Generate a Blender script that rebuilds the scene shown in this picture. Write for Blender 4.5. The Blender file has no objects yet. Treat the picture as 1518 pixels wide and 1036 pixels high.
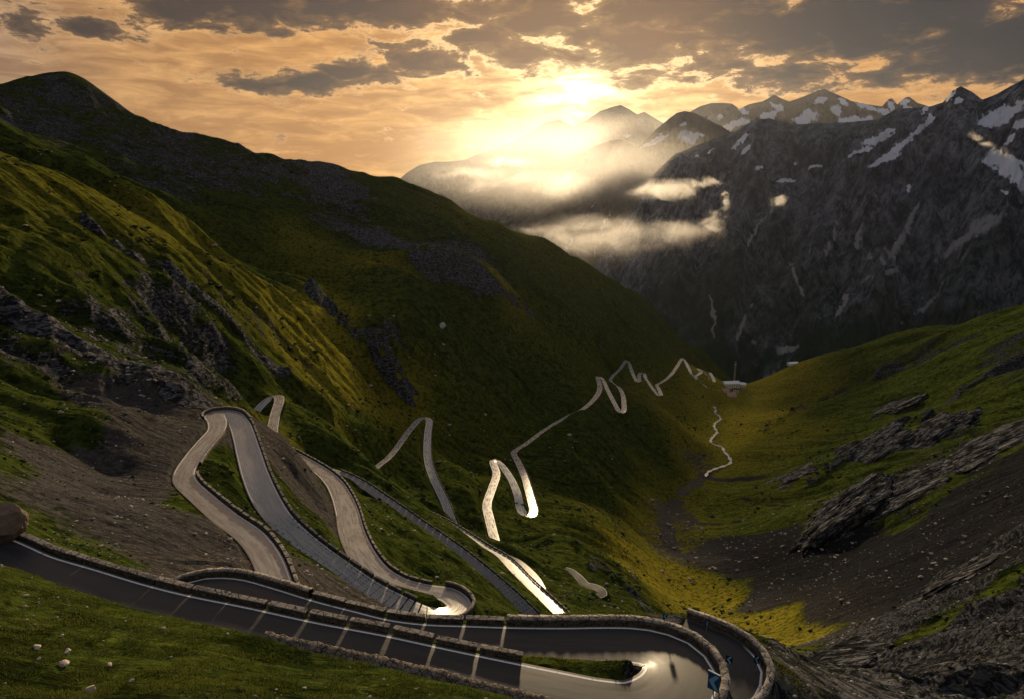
import bpy,bmesh
from mathutils import Vector,Matrix
DRAFT=False; SUN_E=4.2; EXPO=0.62; WSTR=.70
import math, random
import numpy as np
F=1012.0; TH=math.radians(13.0); CT,ST=math.cos(TH),math.sin(TH)
def ray(px,py):
    u=(px-759.0)/F; v=(518.0-py)/F
    return u, CT+v*ST, -ST+v*CT
def P(px,py,Y):                      # point seen at (px,py), Y metres ahead
    a,b,c=ray(px,py); k=Y/b
    return (a*k,Y,c*k)
def PZ(px,py,z):                     # point seen at (px,py) at height z
    a,b,c=ray(px,py); k=z/c
    return (a*k,b*k,z)

# ---- roads: (px,py,z,width) ----
R_MAIN=[(-60,795,-29.3,4.2),(0,821,-30,4.2),(43,841,-30.3,4.2),(108,861,-30.5,4.2),(181,884,-30.8,4.2),(250,902,-31,4.2),(342,921,-31.4,4.2),(450,946,-31.9,4.3),(550,966,-32.2,4.4),(650,989,-32.6,4.5),(750,1012,-33,4.7),(830,1031,-33.3,5),(890,1044,-33.5,5.2),(948,1047,-33.7,5.3),(993,1028,-33.9,5.5),(1009,1000,-34.1,5.5),(994,972,-34.3,5.2),(953,957,-34.5,4.8),(900,954,-34.6,4.6),(840,953,-34.7,4.3),(760,951,-34.9,4.1),(690,948,-35,4),(620,945,-35.2,4),(560,938,-35.4,4.2),(505,925,-35.6,4.4),(445,910,-35.9,4.6),(380,890,-36.3,4.8),(330,877,-36.6,5),(290,877,-36.9,5),(262,890,-37.2,5)]
R_LOW=[(1010,935,-38.2,4),(1040,945,-38.3,4),(1070,958,-38.4,4),(1090,975,-38.5,4),(1097,993,-38.6,4),(1090,1014,-38.7,4),(1068,1036,-38.8,4),(1040,1056,-38.9,4)]
R_A=[(440,935,-47,4.2),(423,900,-49,4.2),(414,882,-50,4.2),(397,830,-51.5,4.2),(372,795,-52.5,4.3),(335,768,-53.5,4.3),(302,740,-54.8,4.2),(275,714,-56,4.3),(274,698,-56.7,4.3),(287,676,-57.5,4.2),(306,653,-58.3,4.4),(321,636,-59,4.6),(322,624,-59.5,5),(318,615,-60,5.5),(327,611,-60.3,5.5),(343,614,-60.7,5.5),(355,628,-61.2,5.6),(362,647,-61.6,5.6),(369,672,-62.3,5.8),(378,702,-63,5.9),(392,735,-64,5.9),(412,766,-65,5.4),(440,793,-66.5,5),(475,820,-68,4.6),(512,846,-69.5,4.5),(548,871,-71,4.6),(590,893,-72.5,4.8),(630,909,-74,4.7),(664,910,-75,4.8),(681,897,-75.6,4.9),(664,881,-76.2,4.8),(628,875,-77,4.8),(590,866,-78,5.4),(559,848,-79,5.8),(537,822,-80,6.2),(522,790,-82,6.4),(514,756,-84.5,6.2),(505,732,-86.5,5.8),(494,714,-88,5.4),(478,699,-89.5,5),(455,684,-91,4.6),(432,671,-92.5,4.4),(414,660,-93.5,4.6),(405,650,-94.5,4.6),(404,636,-96,4.6),(408,614,-98,4.6),(414,594,-100,4.8),(412,587,-101,5),(402,589,-102,5),(391,597,-103,4.6),(381,608,-104.5,4.2),(374,620,-106,4.2),(376,640,-108,4.2)]
R_B=[(470,692,-110,4.2),(502,701,-112,4.2),(534,716,-114,4.2),(567,738,-116.5,4.2),(600,761,-119,4.3),(632,783,-122,4.3),(667,807,-125,4.4),(697,830,-127.5,4.6),(727,855,-130,4.7),(760,884,-133,4.8),(790,914,-136,4.9),(815,940,-138.5,5)]
R_C=[(865,945,-143,5),(837,915,-146,4.9),(809,888,-148.5,5),(779,860,-151,5),(750,830,-154,4.8),(719,811,-156.5,4.4),(689,791,-159,4.2),(665,776,-161,4),(641,764,-163.5,3.8),(617,753,-166,3.6),(590,746,-168,3.6)]
R_D=[(575,735,-170.5,4.4),(567,721,-172,4.6),(557,709,-173.5,4.8),(551,700,-175,4.8),(562,689,-176.5,4.6),(576,678,-178,4.6),(590,661,-180,4.8),(605,640,-182.5,5),(620,623,-185,5.2),(629,619,-186.5,5.4),(636,623,-187.5,5.6),(634,642,-189,5.6),(633,665,-191,5.6),(635,686,-193,5.6),(642,707,-195,5.6),(653,730,-198,5.6),(660,745,-200,5.6),(667,764,-202,5.6),(676,786,-205,5.6)]
R_E=[(740,822,-209,6),(733,798,-212,6.2),(726,770,-214,6.4),(722,747,-216,6.4),(730,722,-218,6.4),(736,702,-219.7,6.2),(731,685,-221.5,6.2),(734,682,-222,6),(744,690,-223,6),(758,710,-225,6),(767,732,-227,6.2),(771,752,-229.5,6.4),(778,763,-230.8,6.6),(788,764,-232,6.6),(791,755,-233,6.6),(786,735,-235,6.4),(778,707,-238,6.2),(767,682,-241,6),(762,670,-243.5,5.8),(779,658,-246.5,5.2),(809,636,-252,5),(839,618,-257.5,5),(862,607,-261,5.4),(874,598,-263,6),(884,587,-266,6.8),(889,577,-268.5,7),(888.5,567,-271.5,6.8),(886,559,-274,6),(888,558,-275,5.8),(893,562,-276,6),(899,574,-278,6.2),(908,592,-280.5,6.2),(917,608,-283,6.2),(922,611,-284.2,6.4),(925,607,-285.5,6.6),(925,598,-287.5,6.6),(923.5,586,-290,6.2),(919,576,-292.5,5.6),(911,570,-294.5,5),(905,564,-296,5),(908.5,557,-298,5.4),(919,547,-300.5,5.6),(925,538,-302.5,6),(929,534,-304,6),(932.5,538,-305,6),(937,551,-307,6),(944,565,-309.5,6),(948,565,-310.7,6),(947.5,557,-312.5,6),(950,552,-314,6),(955,553.5,-315.5,6),(957,560,-317,5.6),(964.5,571,-319.5,5.4),(975,585,-323,5.6),(980,585,-324.5,6),(976,575,-327,5.8),(974,570,-328.7,5.4),(981,566,-330.5,5.4),(993,557,-334,6),(1002,545,-337,6.4),(1009,534,-341,6.4),(1011,531,-342.5,6),(1014,533,-344,5.6),(1020,543,-348,5.8),(1026,555,-353,5.8),(1036,563.5,-361,5),(1048,573.5,-371,4.6),(1058.5,577,-379,4.6),(1070,578.5,-387,4.6)]
R_F=[(1033,562,-357,5),(1031.5,557,-354,5.6),(1039,551.5,-352,6),(1035,546,-349.5,5.4),(1043,551,-356,4.5),(1054,564,-370,4.6),(1058.5,564,-374,6.4),(1052.5,552,-370,6)]
R_P=[(745,822,-156,3.5),(765,834,-157.5,6),(785,856,-156.5,8),(797,874,-154.5,7)]   # lay-by
R_G=[(838,842,-190,3.),(848,846,-190,3.5),(858,855,-189.5,4.5),(868,866,-189,5),(880,869,-188.5,5.2),(890,874,-188,5.2),(893,880,-188,4.8),(886,883,-188,4)]

# ---- terrain control points: (px,py,Y, scree, rock, yellow) ----
CP=[
# foreground bank
(0,950,35,.0,0,.25),(0,1036,28,0,0,.2),(300,1036,30,0,0,.3),(600,1036,34.3,.3,0,.2),(300,960,37.6,.1,0,.35),(150,920,39.5,.1,0,.3),(450,985,38.3,.3,0,.2),(150,1000,33,0,0,.3),(450,1030,33.5,.2,0,.25),
# slope left of the near roads
(60,790,68,.45,0,.15),(0,760,66,.3,.2,.1),(150,800,79,.55,0,.15),(150,740,108,.8,0,.1),(150,700,128,.7,0,.1),(250,800,86,.9,0,.1),(330,820,88,.9,0,.1),(340,840,80,.9,0,.1),(0,680,104,.5,0,.1),(0,600,150,.35,.3,.2),(100,640,140,.4,.2,.15),(200,620,168,.85,.3,.1),(250,650,150,.9,.2,.1),(200,680,135,.75,.1,.1),
(0,520,190,.6,.7,.3),(0,450,230,.2,.4,.3),(0,350,300,.05,.3,.5),(100,400,285,.05,.4,.4),(100,500,220,.5,.6,.2),(200,500,265,.3,.6,.2),(200,570,200,.6,.6,.1),(300,500,335,.1,.6,.3),(280,580,225,.5,.7,.1),(330,560,270,.2,.6,.2),(400,555,360,.1,.4,.3),(250,430,360,.05,.5,.4),(350,450,430,.05,.5,.5),
# near-left crest and what lies behind it
(0,225,380,0,.1,.6),(80,255,395,0,.1,.6),(160,295,420,0,.2,.6),(230,335,445,0,.2,.6),(300,375,480,0,.2,.6),(370,420,530,0,.2,.8),(450,472,600,0,.2,.9),(520,515,640,.1,.3,.8),
(0,260,470,0,0,.2),(80,290,490,0,0,.2),(160,325,520,0,0,.2),(230,360,550,0,0,.2),(300,395,590,0,0,.2),(370,432,630,0,0,.2),
# middle slopes
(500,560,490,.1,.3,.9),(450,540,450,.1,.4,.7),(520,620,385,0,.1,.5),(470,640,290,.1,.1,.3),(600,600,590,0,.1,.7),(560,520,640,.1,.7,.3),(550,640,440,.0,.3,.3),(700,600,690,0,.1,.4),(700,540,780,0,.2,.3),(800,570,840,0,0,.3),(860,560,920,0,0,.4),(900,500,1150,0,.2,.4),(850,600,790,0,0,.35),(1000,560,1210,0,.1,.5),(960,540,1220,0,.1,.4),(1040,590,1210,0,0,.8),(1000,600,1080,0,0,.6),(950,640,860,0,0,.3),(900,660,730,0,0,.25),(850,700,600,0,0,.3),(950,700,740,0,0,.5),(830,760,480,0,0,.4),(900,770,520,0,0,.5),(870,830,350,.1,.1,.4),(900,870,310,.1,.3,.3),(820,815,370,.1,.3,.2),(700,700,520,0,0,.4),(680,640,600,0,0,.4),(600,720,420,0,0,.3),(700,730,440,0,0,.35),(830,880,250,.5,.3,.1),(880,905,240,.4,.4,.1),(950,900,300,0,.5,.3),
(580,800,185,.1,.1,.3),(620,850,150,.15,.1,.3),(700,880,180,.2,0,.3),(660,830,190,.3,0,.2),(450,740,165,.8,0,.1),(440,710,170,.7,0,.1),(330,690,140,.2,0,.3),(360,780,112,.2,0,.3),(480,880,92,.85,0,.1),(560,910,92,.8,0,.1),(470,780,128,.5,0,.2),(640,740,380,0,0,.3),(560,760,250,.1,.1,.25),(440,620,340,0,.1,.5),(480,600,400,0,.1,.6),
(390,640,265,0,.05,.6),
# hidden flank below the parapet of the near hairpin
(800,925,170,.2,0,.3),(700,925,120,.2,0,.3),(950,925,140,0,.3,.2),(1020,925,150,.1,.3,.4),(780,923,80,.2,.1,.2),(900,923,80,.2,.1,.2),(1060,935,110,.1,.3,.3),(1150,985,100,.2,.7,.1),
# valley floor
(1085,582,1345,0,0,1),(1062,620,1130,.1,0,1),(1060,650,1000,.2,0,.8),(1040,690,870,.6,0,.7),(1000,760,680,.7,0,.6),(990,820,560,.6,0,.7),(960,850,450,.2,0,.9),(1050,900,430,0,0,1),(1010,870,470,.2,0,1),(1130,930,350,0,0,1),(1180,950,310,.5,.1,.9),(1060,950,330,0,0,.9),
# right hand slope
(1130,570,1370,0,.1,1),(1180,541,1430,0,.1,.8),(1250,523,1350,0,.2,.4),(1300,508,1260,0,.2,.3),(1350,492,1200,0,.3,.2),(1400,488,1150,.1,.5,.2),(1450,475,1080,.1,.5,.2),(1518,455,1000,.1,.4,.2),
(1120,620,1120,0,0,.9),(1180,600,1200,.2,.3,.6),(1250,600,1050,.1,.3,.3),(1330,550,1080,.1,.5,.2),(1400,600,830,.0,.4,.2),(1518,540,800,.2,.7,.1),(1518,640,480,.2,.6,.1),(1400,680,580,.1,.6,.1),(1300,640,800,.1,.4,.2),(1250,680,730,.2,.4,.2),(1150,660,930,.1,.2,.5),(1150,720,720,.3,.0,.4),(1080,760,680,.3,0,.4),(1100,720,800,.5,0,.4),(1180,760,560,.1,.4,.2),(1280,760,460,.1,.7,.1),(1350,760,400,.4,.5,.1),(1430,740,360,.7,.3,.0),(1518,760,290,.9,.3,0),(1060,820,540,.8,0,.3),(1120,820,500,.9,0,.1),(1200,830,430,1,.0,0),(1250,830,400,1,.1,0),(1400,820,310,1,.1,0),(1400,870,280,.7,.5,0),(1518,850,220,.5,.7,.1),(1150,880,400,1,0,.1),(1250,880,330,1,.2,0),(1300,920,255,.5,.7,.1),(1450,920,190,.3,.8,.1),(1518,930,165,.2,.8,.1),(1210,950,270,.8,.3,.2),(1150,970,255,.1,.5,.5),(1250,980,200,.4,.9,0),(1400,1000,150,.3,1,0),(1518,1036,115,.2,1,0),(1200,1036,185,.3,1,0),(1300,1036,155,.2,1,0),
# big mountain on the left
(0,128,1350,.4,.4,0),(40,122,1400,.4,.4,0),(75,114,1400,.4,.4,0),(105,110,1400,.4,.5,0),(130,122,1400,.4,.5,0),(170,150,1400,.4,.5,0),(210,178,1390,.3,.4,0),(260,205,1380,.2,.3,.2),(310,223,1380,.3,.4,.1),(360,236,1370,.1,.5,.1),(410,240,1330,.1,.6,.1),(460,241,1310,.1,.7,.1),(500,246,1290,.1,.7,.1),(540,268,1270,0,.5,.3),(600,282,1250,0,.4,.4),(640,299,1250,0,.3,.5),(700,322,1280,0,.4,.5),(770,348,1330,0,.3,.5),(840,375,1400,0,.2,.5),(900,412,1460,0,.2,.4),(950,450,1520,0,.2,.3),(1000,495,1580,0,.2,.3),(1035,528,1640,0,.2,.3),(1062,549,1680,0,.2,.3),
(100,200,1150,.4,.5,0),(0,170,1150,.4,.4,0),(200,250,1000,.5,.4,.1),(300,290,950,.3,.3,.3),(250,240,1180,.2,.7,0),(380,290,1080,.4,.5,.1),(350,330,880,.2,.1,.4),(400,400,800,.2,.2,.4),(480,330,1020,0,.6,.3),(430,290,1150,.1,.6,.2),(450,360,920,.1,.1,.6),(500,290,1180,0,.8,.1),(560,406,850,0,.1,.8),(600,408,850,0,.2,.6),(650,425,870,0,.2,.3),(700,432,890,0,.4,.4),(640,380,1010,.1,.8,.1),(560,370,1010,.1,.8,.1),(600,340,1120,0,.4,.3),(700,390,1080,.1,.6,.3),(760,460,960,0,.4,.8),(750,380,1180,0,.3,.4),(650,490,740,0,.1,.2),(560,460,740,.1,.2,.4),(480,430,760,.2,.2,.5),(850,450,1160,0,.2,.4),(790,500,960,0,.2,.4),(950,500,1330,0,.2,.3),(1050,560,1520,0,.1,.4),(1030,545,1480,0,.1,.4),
]
# hidden or unseen ground: (azimuth deg, distance, height)
HP=[]
for a in (-60,-45,-30,-15,0,15,30,45,60):
    HP+= [(a,4,-3.6),(a,10,-9.0),(a,18,-16.5)]
for a,h in ((-60,-14),(-52,-19),(45,-45),(55,-30),(62,-22)): HP.append((a,45,h))
for a,h in ((-60,5),(-50,-20),(45,-70),(55,-50)): HP.append((a,110,h))
for a,h in ((-62,60),(-52,30),(45,-110),(58,-60)): HP.append((a,300,h))
for a,h in ((-62,260),(-50,170),(45,-120),(58,-40)): HP.append((a,1000,h))
for a,h in ((-62,330),(-50,260),(-36,150),(-25,20),(-12,-150),(0,-300),(8,-420)): HP.append((a,1900,h))
for a,h in ((12,-520),(16,-560),(20,-560),(26,-480),(33,-380),(40,-250),(50,-200),(62,-150)): HP.append((a,1750,h))
for a in (-62,-45,-30,-15,0,8,15,22,30,40,50,62): HP.append((a,2700,-1000))
LIP=[(-60,810,-28.4),(0,833,-29.1),(50,846,-29.4),(109,864,-29.6),(164,880,-29.8),(214,897,-30.0),(270,911,-30.2),(329,924,-30.4),(395,936,-30.7),(450,947,-30.9),(516,961,-31.1),(582,975.5,-31.3),(648,991,-31.6),(713,1008.5,-31.9),(763,1020,-32.1),(812,1032,-32.4),(870,1048,-32.6)]
ISL=[(600,947,-33.2),(650,957,-33.4),(700,968,-33.5),(760,983,-33.5),(820,993,-33.6),(870,1000,-33.7),(900,1003,-33.8)]

def catmull(pts,step):
    p=np.array(pts,float); q=np.vstack([2*p[0]-p[1],p,2*p[-1]-p[-2]]); out=[]
    for i in range(1,len(q)-2):
        n=max(2,int(np.linalg.norm(q[i+1,:3]-q[i,:3])/step*2))
        t=np.linspace(0,1,n,endpoint=False)[:,None]
        a,b,c,d=q[i-1],q[i],q[i+1],q[i+2]
        # centripetal-ish damped tangents
        m1=(c-a)*.5; m2=(d-b)*.5; L=np.linalg.norm((c-b)[:3])
        for m in (m1,m2):
            k=np.linalg.norm(m[:3]); 
            if k>L*1.0: m*=L*1.0/k
        h=2*t**3-3*t**2+1; out.append(h*b+(t**3-2*t**2+t)*m1+(1-h)*c+(t**3-t**2)*m2)
    out.append(q[-2][None]); o=np.vstack(out)
    s=np.r_[0,np.cumsum(np.linalg.norm(np.diff(o[:,:3],axis=0),axis=1))]
    n=max(3,int(s[-1]/step)+1); u=np.linspace(0,s[-1],n)
    return np.stack([np.interp(u,s,o[:,k]) for k in range(o.shape[1])],1)
def road_line(R,step):
    return catmull([PZ(px,py,z)+(w,) for px,py,z,w in R],step)
def polar(x,y): return np.arctan2(x,y), np.log(np.hypot(x,y))
ROADS=[R_MAIN,R_LOW,R_A,R_B,R_C,R_D,R_E,R_F,R_G,R_P]
def tps_fit(A,L,v,lam):
    n=len(A); r2=(A[:,None]-A[None])**2+(L[:,None]-L[None])**2
    K=.5*r2*np.log(r2+1e-12)+lam*np.eye(n)
    Q=np.stack([np.ones(n),A,L],1)
    M=np.block([[K,Q],[Q.T,np.zeros((3,3))]])
    return np.linalg.solve(M,np.r_[v,0,0,0])
def tps_eval(w,A,L,a,l):
    o=np.empty(a.shape); n=len(A)
    for i in range(0,len(a),4000):
        r2=(a[i:i+4000,None]-A)**2+(l[i:i+4000,None]-L)**2
        o[i:i+4000]=(.5*r2*np.log(r2+1e-12))@w[:n]+w[n]+w[n+1]*a[i:i+4000]+w[n+2]*l[i:i+4000]
    return o
pts=[P(px,py,Y) for px,py,Y,*_ in CP]
pts+=[(math.sin(math.radians(a))*r,math.cos(math.radians(a))*r,z) for a,r,z in HP]
pts+=[PZ(*q) for q in LIP]+[PZ(*q) for q in ISL]
for R in ROADS:
    l=road_line(R,8.0 if R not in (R_E,R_F) else 40.0)
    pts+=[tuple(q[:3]) for q in l]
for q in CP:
    if q[:2] in {(0,128),(40,122),(75,114),(105,110),(130,122),(170,150),(210,178),(260,205),(310,223),(360,236),(410,240),(460,241),(500,246),(540,268),(600,282),(640,299),(700,322),(770,348),(840,375),(900,412),(950,450),(1000,495),(1035,528),(1062,549),(1250,523),(1300,508),(1350,492),(1400,488),(1450,475),(1518,455)}:
        x_,y_,z_=P(*q[:3]); r_=math.hypot(x_,y_)
        for s_,dt in ((1.10,.028),(1.28,.085)): pts.append((x_*s_,y_*s_,(z_/r_-dt)*r_*s_))
pts=np.array(pts)
# thin out near-duplicates
A0,L0=polar(pts[:,0],pts[:,1]); keep=[]
for i in range(len(pts)):
    if all((A0[i]-A0[j])**2+(L0[i]-L0[j])**2>.012**2 for j in keep): keep.append(i)
pts=pts[keep]; CA,CL=polar(pts[:,0],pts[:,1]); CV=pts[:,2]/np.hypot(pts[:,0],pts[:,1])
W=tps_fit(CA,CL,CV,2e-5)
def base_z(x,y):
    a,l=polar(x,y); return tps_eval(W,CA,CL,a.ravel(),l.ravel()).reshape(x.shape)*np.hypot(x,y)
# ================= numpy noise =================
_rng=np.random.RandomState(7); PERM=_rng.permutation(512)
_ga=_rng.rand(512)*2*math.pi; GX,GY=np.cos(_ga).astype(np.float32),np.sin(_ga).astype(np.float32)
def perlin(x,y,seed=0):
    xi=np.floor(x).astype(np.int32); yi=np.floor(y).astype(np.int32)
    fx=(x-xi).astype(np.float32); fy=(y-yi).astype(np.float32)
    u=fx*fx*fx*(fx*(fx*6-15)+10); v=fy*fy*fy*(fy*(fy*6-15)+10)
    def g(i,j,dx,dy):
        h=PERM[(PERM[(i+seed*37)&511]+j+seed*11)&511]; return GX[h]*dx+GY[h]*dy
    a=g(xi,yi,fx,fy); b=g(xi+1,yi,fx-1,fy); c=g(xi,yi+1,fx,fy-1); d=g(xi+1,yi+1,fx-1,fy-1)
    return (a+u*(b-a))*(1-v)+(c+u*(d-c))*v
def sstep(a,b,x):
    t=np.clip((x-a)/(b-a),0,1); return t*t*(3-2*t)
def fbm(x,y,o=4,seed=0):
    s=0.;a=1.
    for k in range(o): s=s+a*perlin(x*2**k,y*2**k,seed+k); a*=.5
    return s
def upsample(c,n0,n1):
    def ax(c,n):
        m=c.shape[0]; t=np.linspace(0,m-1,n); i=np.clip(t.astype(int),0,m-2); f=(t-i)[:,None]
        p=[c[np.clip(i+k,0,m-1)] for k in (-1,0,1,2)]
        return .5*((2*p[1])+(-p[0]+p[2])*f+(2*p[0]-5*p[1]+4*p[2]-p[3])*f*f+(-p[0]+3*p[1]-3*p[2]+p[3])*f**3)
    return ax(ax(c,n0).T.copy(),n1).T
# ================= polar ground sheet =================
NA,NR=(1500,1500) if not DRAFT else (750,750)
AMAX=math.radians(47); LR0,LR1=math.log(5.0),math.log(2650.0)
gaz=np.linspace(-AMAX,AMAX,NA); glr=np.linspace(LR0,LR1,NR)
ca=np.linspace(-AMAX,AMAX,240); cl=np.linspace(LR0,LR1,360)
def coarse():
    a,l=np.meshgrid(ca,cl,indexing='ij'); return tps_eval(W,CA,CL,a.ravel(),l.ravel()).reshape(a.shape)
tanz=upsample(coarse(),NA,NR)
GA,GL=np.meshgrid(gaz,glr,indexing='ij'); GR=np.exp(GL)
X=np.sin(GA)*GR; Y=np.cos(GA)*GR; Z=tanz*GR
def mask_field():
    q=[P(px,py,d)+((max(s,.5),max(r,.66),0.) if (py<300 and px<420 and d>900) else (s,r,y)) for px,py,d,s,r,y in CP]; q=np.array(q); a0,l0=polar(q[:,0],q[:,1])
    a,l=np.meshgrid(np.linspace(-AMAX,AMAX,200),np.linspace(LR0,LR1,260),indexing='ij')
    d2=(a[...,None]-a0)**2+(.8*(l[...,None]-l0))**2; w=1/(d2+.0012)**2.2; w/=w.sum(-1,keepdims=True)
    return [upsample((w*q[:,3+k]).sum(-1),NA,NR) for k in range(3)]
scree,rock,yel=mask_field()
fl=np.array([P(*q) for q in [(1180,1010,180),(1180,950,310),(1050,900,430),(990,820,560),(1000,760,680),(1040,690,870),(1060,650,1000),(1062,620,1130),(1085,582,1345),(1095,560,1700)]])
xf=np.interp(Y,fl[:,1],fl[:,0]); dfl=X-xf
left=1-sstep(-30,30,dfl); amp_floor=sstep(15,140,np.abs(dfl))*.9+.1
amp_floor=np.where(GR<160,1.,amp_floor)
def gz(x,y):
    x=np.asarray(x,float); y=np.asarray(y,float); a,l=polar(x,y)
    fi=np.clip((a+AMAX)/(2*AMAX)*(NA-1),0,NA-1.001); fj=np.clip((l-LR0)/(LR1-LR0)*(NR-1),0,NR-1.001)
    i=fi.astype(int); j=fj.astype(int); u=fi-i; v=fj-j
    return Z[i,j]*(1-u)*(1-v)+Z[i+1,j]*u*(1-v)+Z[i,j+1]*(1-u)*v+Z[i+1,j+1]*u*v
def gmask(m,x,y):
    a,l=polar(x,y); i=np.clip(((a+AMAX)/(2*AMAX)*(NA-1)).astype(int),0,NA-1); j=np.clip(((l-LR0)/(LR1-LR0)*(NR-1)).astype(int),0,NR-1); return m[i,j]
def hit(px,py,r0=20.,r1=2600.):          # where a sight line meets the ground
    a,b,c=ray(px,py); yy=np.exp(np.linspace(math.log(r0),math.log(r1),3000)); x=a/b*yy; z=c/b*yy; h=gz(x,yy); m=h>z
    if not m.any(): return None
    i=int(np.argmax(m)); return (x[i],yy[i],float(h[i]))
def seg_dist(xx,yy,pl):
    d=np.full(xx.shape,1e9)
    for (x0,y0),(x1,y1) in zip(pl[:-1],pl[1:]):
        dx,dy=x1-x0,y1-y0; t=np.clip(((xx-x0)*dx+(yy-y0)*dy)/(dx*dx+dy*dy+1e-9),0,1); d=np.minimum(d,np.hypot(xx-x0-t*dx,yy-y0-t*dy))
    return d
def band(arr,pix,w,val):
    pl=[h[:2] for h in (hit(*q) for q in pix) if h]
    if len(pl)<2: return arr
    wob=1+.5*fbm(X/25,Y/25,3,91); k=1-sstep(.55,1.1,seg_dist(X,Y,pl)/(w*wob)); k=k*(1 if val<.5 else .35+.65*sstep(-.12,.18,fbm(X/20,Y/20,3,97))); return arr*(1-k)+val*k
scree=band(scree,[(1046,706),(1020,724),(1000,745),(986,770),(988,800),(1000,822),(1060,832)],8,1.); CHAN=band(np.zeros(Z.shape),[(1046,706),(1020,724),(1000,745),(986,770),(988,800),(1000,822),(1060,832)],10,.4); rock=band(rock,[(1046,706),(1020,724),(1000,745),(986,770),(988,800),(1000,822)],14,0.)
scree=band(scree,[(1040,706),(1100,712),(1150,710),(1210,695)],8,.9); scree=band(scree,[(1030,775),(1090,770),(1150,762),(1190,745)],7,.9); scree=band(scree,[(1080,735),(1130,740),(1180,742)],4,.75)
rock=band(rock,[(470,480),(520,520),(560,550),(610,605)],14,.95); rock=band(rock,[(140,350),(240,420),(340,480),(420,560)],8,.8); rock=band(rock,[(0,470),(90,520),(180,560),(290,605)],9,.9); scree=band(scree,[(0,470),(90,520),(180,560),(290,605)],9,.8)
rock=band(rock,[(480,340),(560,365),(640,400),(720,430)],26,.95); rock=band(rock,[(690,425),(760,470),(800,500)],12,.8); rock=band(rock,[(470,250),(520,290),(490,300)],40,.9)
rock=band(rock,[(885,850),(930,880),(960,905)],7,1.); rock=band(rock,[(835,800),(860,825),(890,850)],5,.7)
for q in ([(1200,720),(1300,660),(1400,620)],[(1250,780),(1330,720),(1430,680),(1510,650)],[(1130,640),(1220,590),(1330,540)],[(1330,640),(1430,590),(1518,540)],[(1300,560),(1400,520),(1500,480)]): rock=band(rock,q,11,.85)
rock=band(rock,[(1130,1030),(1200,990),(1270,955),(1350,900),(1420,850),(1518,790)],17,1.); rock=band(rock,[(1200,1036),(1320,1000),(1430,950),(1518,900)],22,1.); rock=band(rock,[(1330,1036),(1450,1010),(1518,980)],20,1.)
scree=band(scree,[(1300,970),(1400,920),(1500,860)],6,.2); rock=band(rock,[(1300,970),(1400,920),(1500,860)],5,.2)
CRQ=np.array([polar(*P(*q[:3])[:2]) for q in CP if q[:2] in {(0,128),(40,122),(75,114),(105,110),(130,122),(170,150),(210,178),(260,205),(310,223),(360,236),(410,240),(460,241),(500,246),(540,268),(600,282),(640,299),(700,322),(770,348),(840,375),(900,412),(950,450),(1000,495),(1035,528),(1062,549),(0,225),(80,255),(160,295),(230,335),(300,375),(370,420)}])
crest=np.ones(Z.shape)
for k_ in range(len(CRQ)):
    crest=np.minimum(crest,.16+.84*sstep(.012,.06,np.hypot(GA-CRQ[k_,0],(GL-CRQ[k_,1]))))
wx=fbm(X/160,Y/160,2,3)*30; wy=fbm(X/160,Y/160,2,5)*30; lf_=left
FALLC=(lf_*((.10*X+.99*Y)+wy)+(1-lf_)*((.77*X+.64*Y)+wy)); FALLA=(lf_*(.99*X-.10*Y+wx)+(1-lf_)*(-.64*X+.77*Y+wx))
def road_near(Rr):
    d=np.full(Z.shape,1e9)
    for k in LINES:
        for x,y,z,w in LINES[k][::4]:
            r=math.hypot(x,y); a=math.atan2(x,y); da=Rr/r; i0,i1=np.searchsorted(gaz,(a-da,a+da)); j0,j1=np.searchsorted(glr,(math.log(max(6,r-Rr)),math.log(r+Rr))); s=np.s_[i0:i1,j0:j1]
            if i1>i0 and j1>j0: d[s]=np.minimum(d[s],np.hypot(X[s]-x,Y[s]-y))
    return d
LINES={}
for nm,R in (('main',R_MAIN),('low',R_LOW),('a',R_A),('b',R_B),('c',R_C),('d',R_D),('e',R_E),('f',R_F),('p',R_P),('g',R_G)): LINES[nm]=road_line(R,1.0 if nm in('main','low') else (1.5 if nm not in 'ef' else 2.5))
rnear=road_near(90.); calm=np.where(GR>90,.12+.88*sstep(6,np.clip(GR*.09,20,85),rnear),1.)
def detail():
    wx=fbm(X/160,Y/160,2,3)*30; wy=fbm(X/160,Y/160,2,5)*30
    cL=(.10*X+.99*Y)+wy; aL=.99*X-.10*Y+wx
    cR=(.77*X+.64*Y)+wy; aR=-.64*X+.77*Y+wx
    out=np.zeros_like(Z,dtype=np.float32); gl=glr[1]-glr[0]
    lam=150.
    k=0
    while lam>.35:
        # keep octaves between the mesh spacing and a fraction of the distance
        w=sstep(1.5,3.5,lam/(GR*gl))*(1-sstep(.16,.34,lam/GR))
        if w.max()>0:
            an=5.5 if lam>30 else (5. if lam>5 else 1.8)
            nl=perlin(cL/lam,aL/(lam*an),k*3); nr=perlin(cR/lam,aR/(lam*an),k*3+50)
            n=left*nl+(1-left)*nr
            rd=.35-np.abs(n)                                   # ridged
            m=perlin(X/(lam*2.3),Y/(lam*2.3),k*3+1)
            g=.55*n+.45*rd*(.6+m)
            iso=.3-np.abs(perlin((X+.5*Y)/lam*1.1,(Y-.4*X)/lam*.55,k*3+2))*1.2
            A=.20*lam*np.where(GR<75,.40,1.)*(1+(1.3*sstep(110,180,GR)+1.3*sstep(300,600,GR))*left*sstep(2,10,lam))
            out+=(w*A*amp_floor*crest*calm*(g*(1.0-.35*rock)+rock*(left*.75*(1-.65*sstep(650,900,GR))+(1-left)*(1.2+2.2*(1-sstep(230,340,GR))*sstep(70,95,GR)))*iso)).astype(np.float32)
        lam*=.55; k+=1
    return out
Z=Z+detail()
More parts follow.
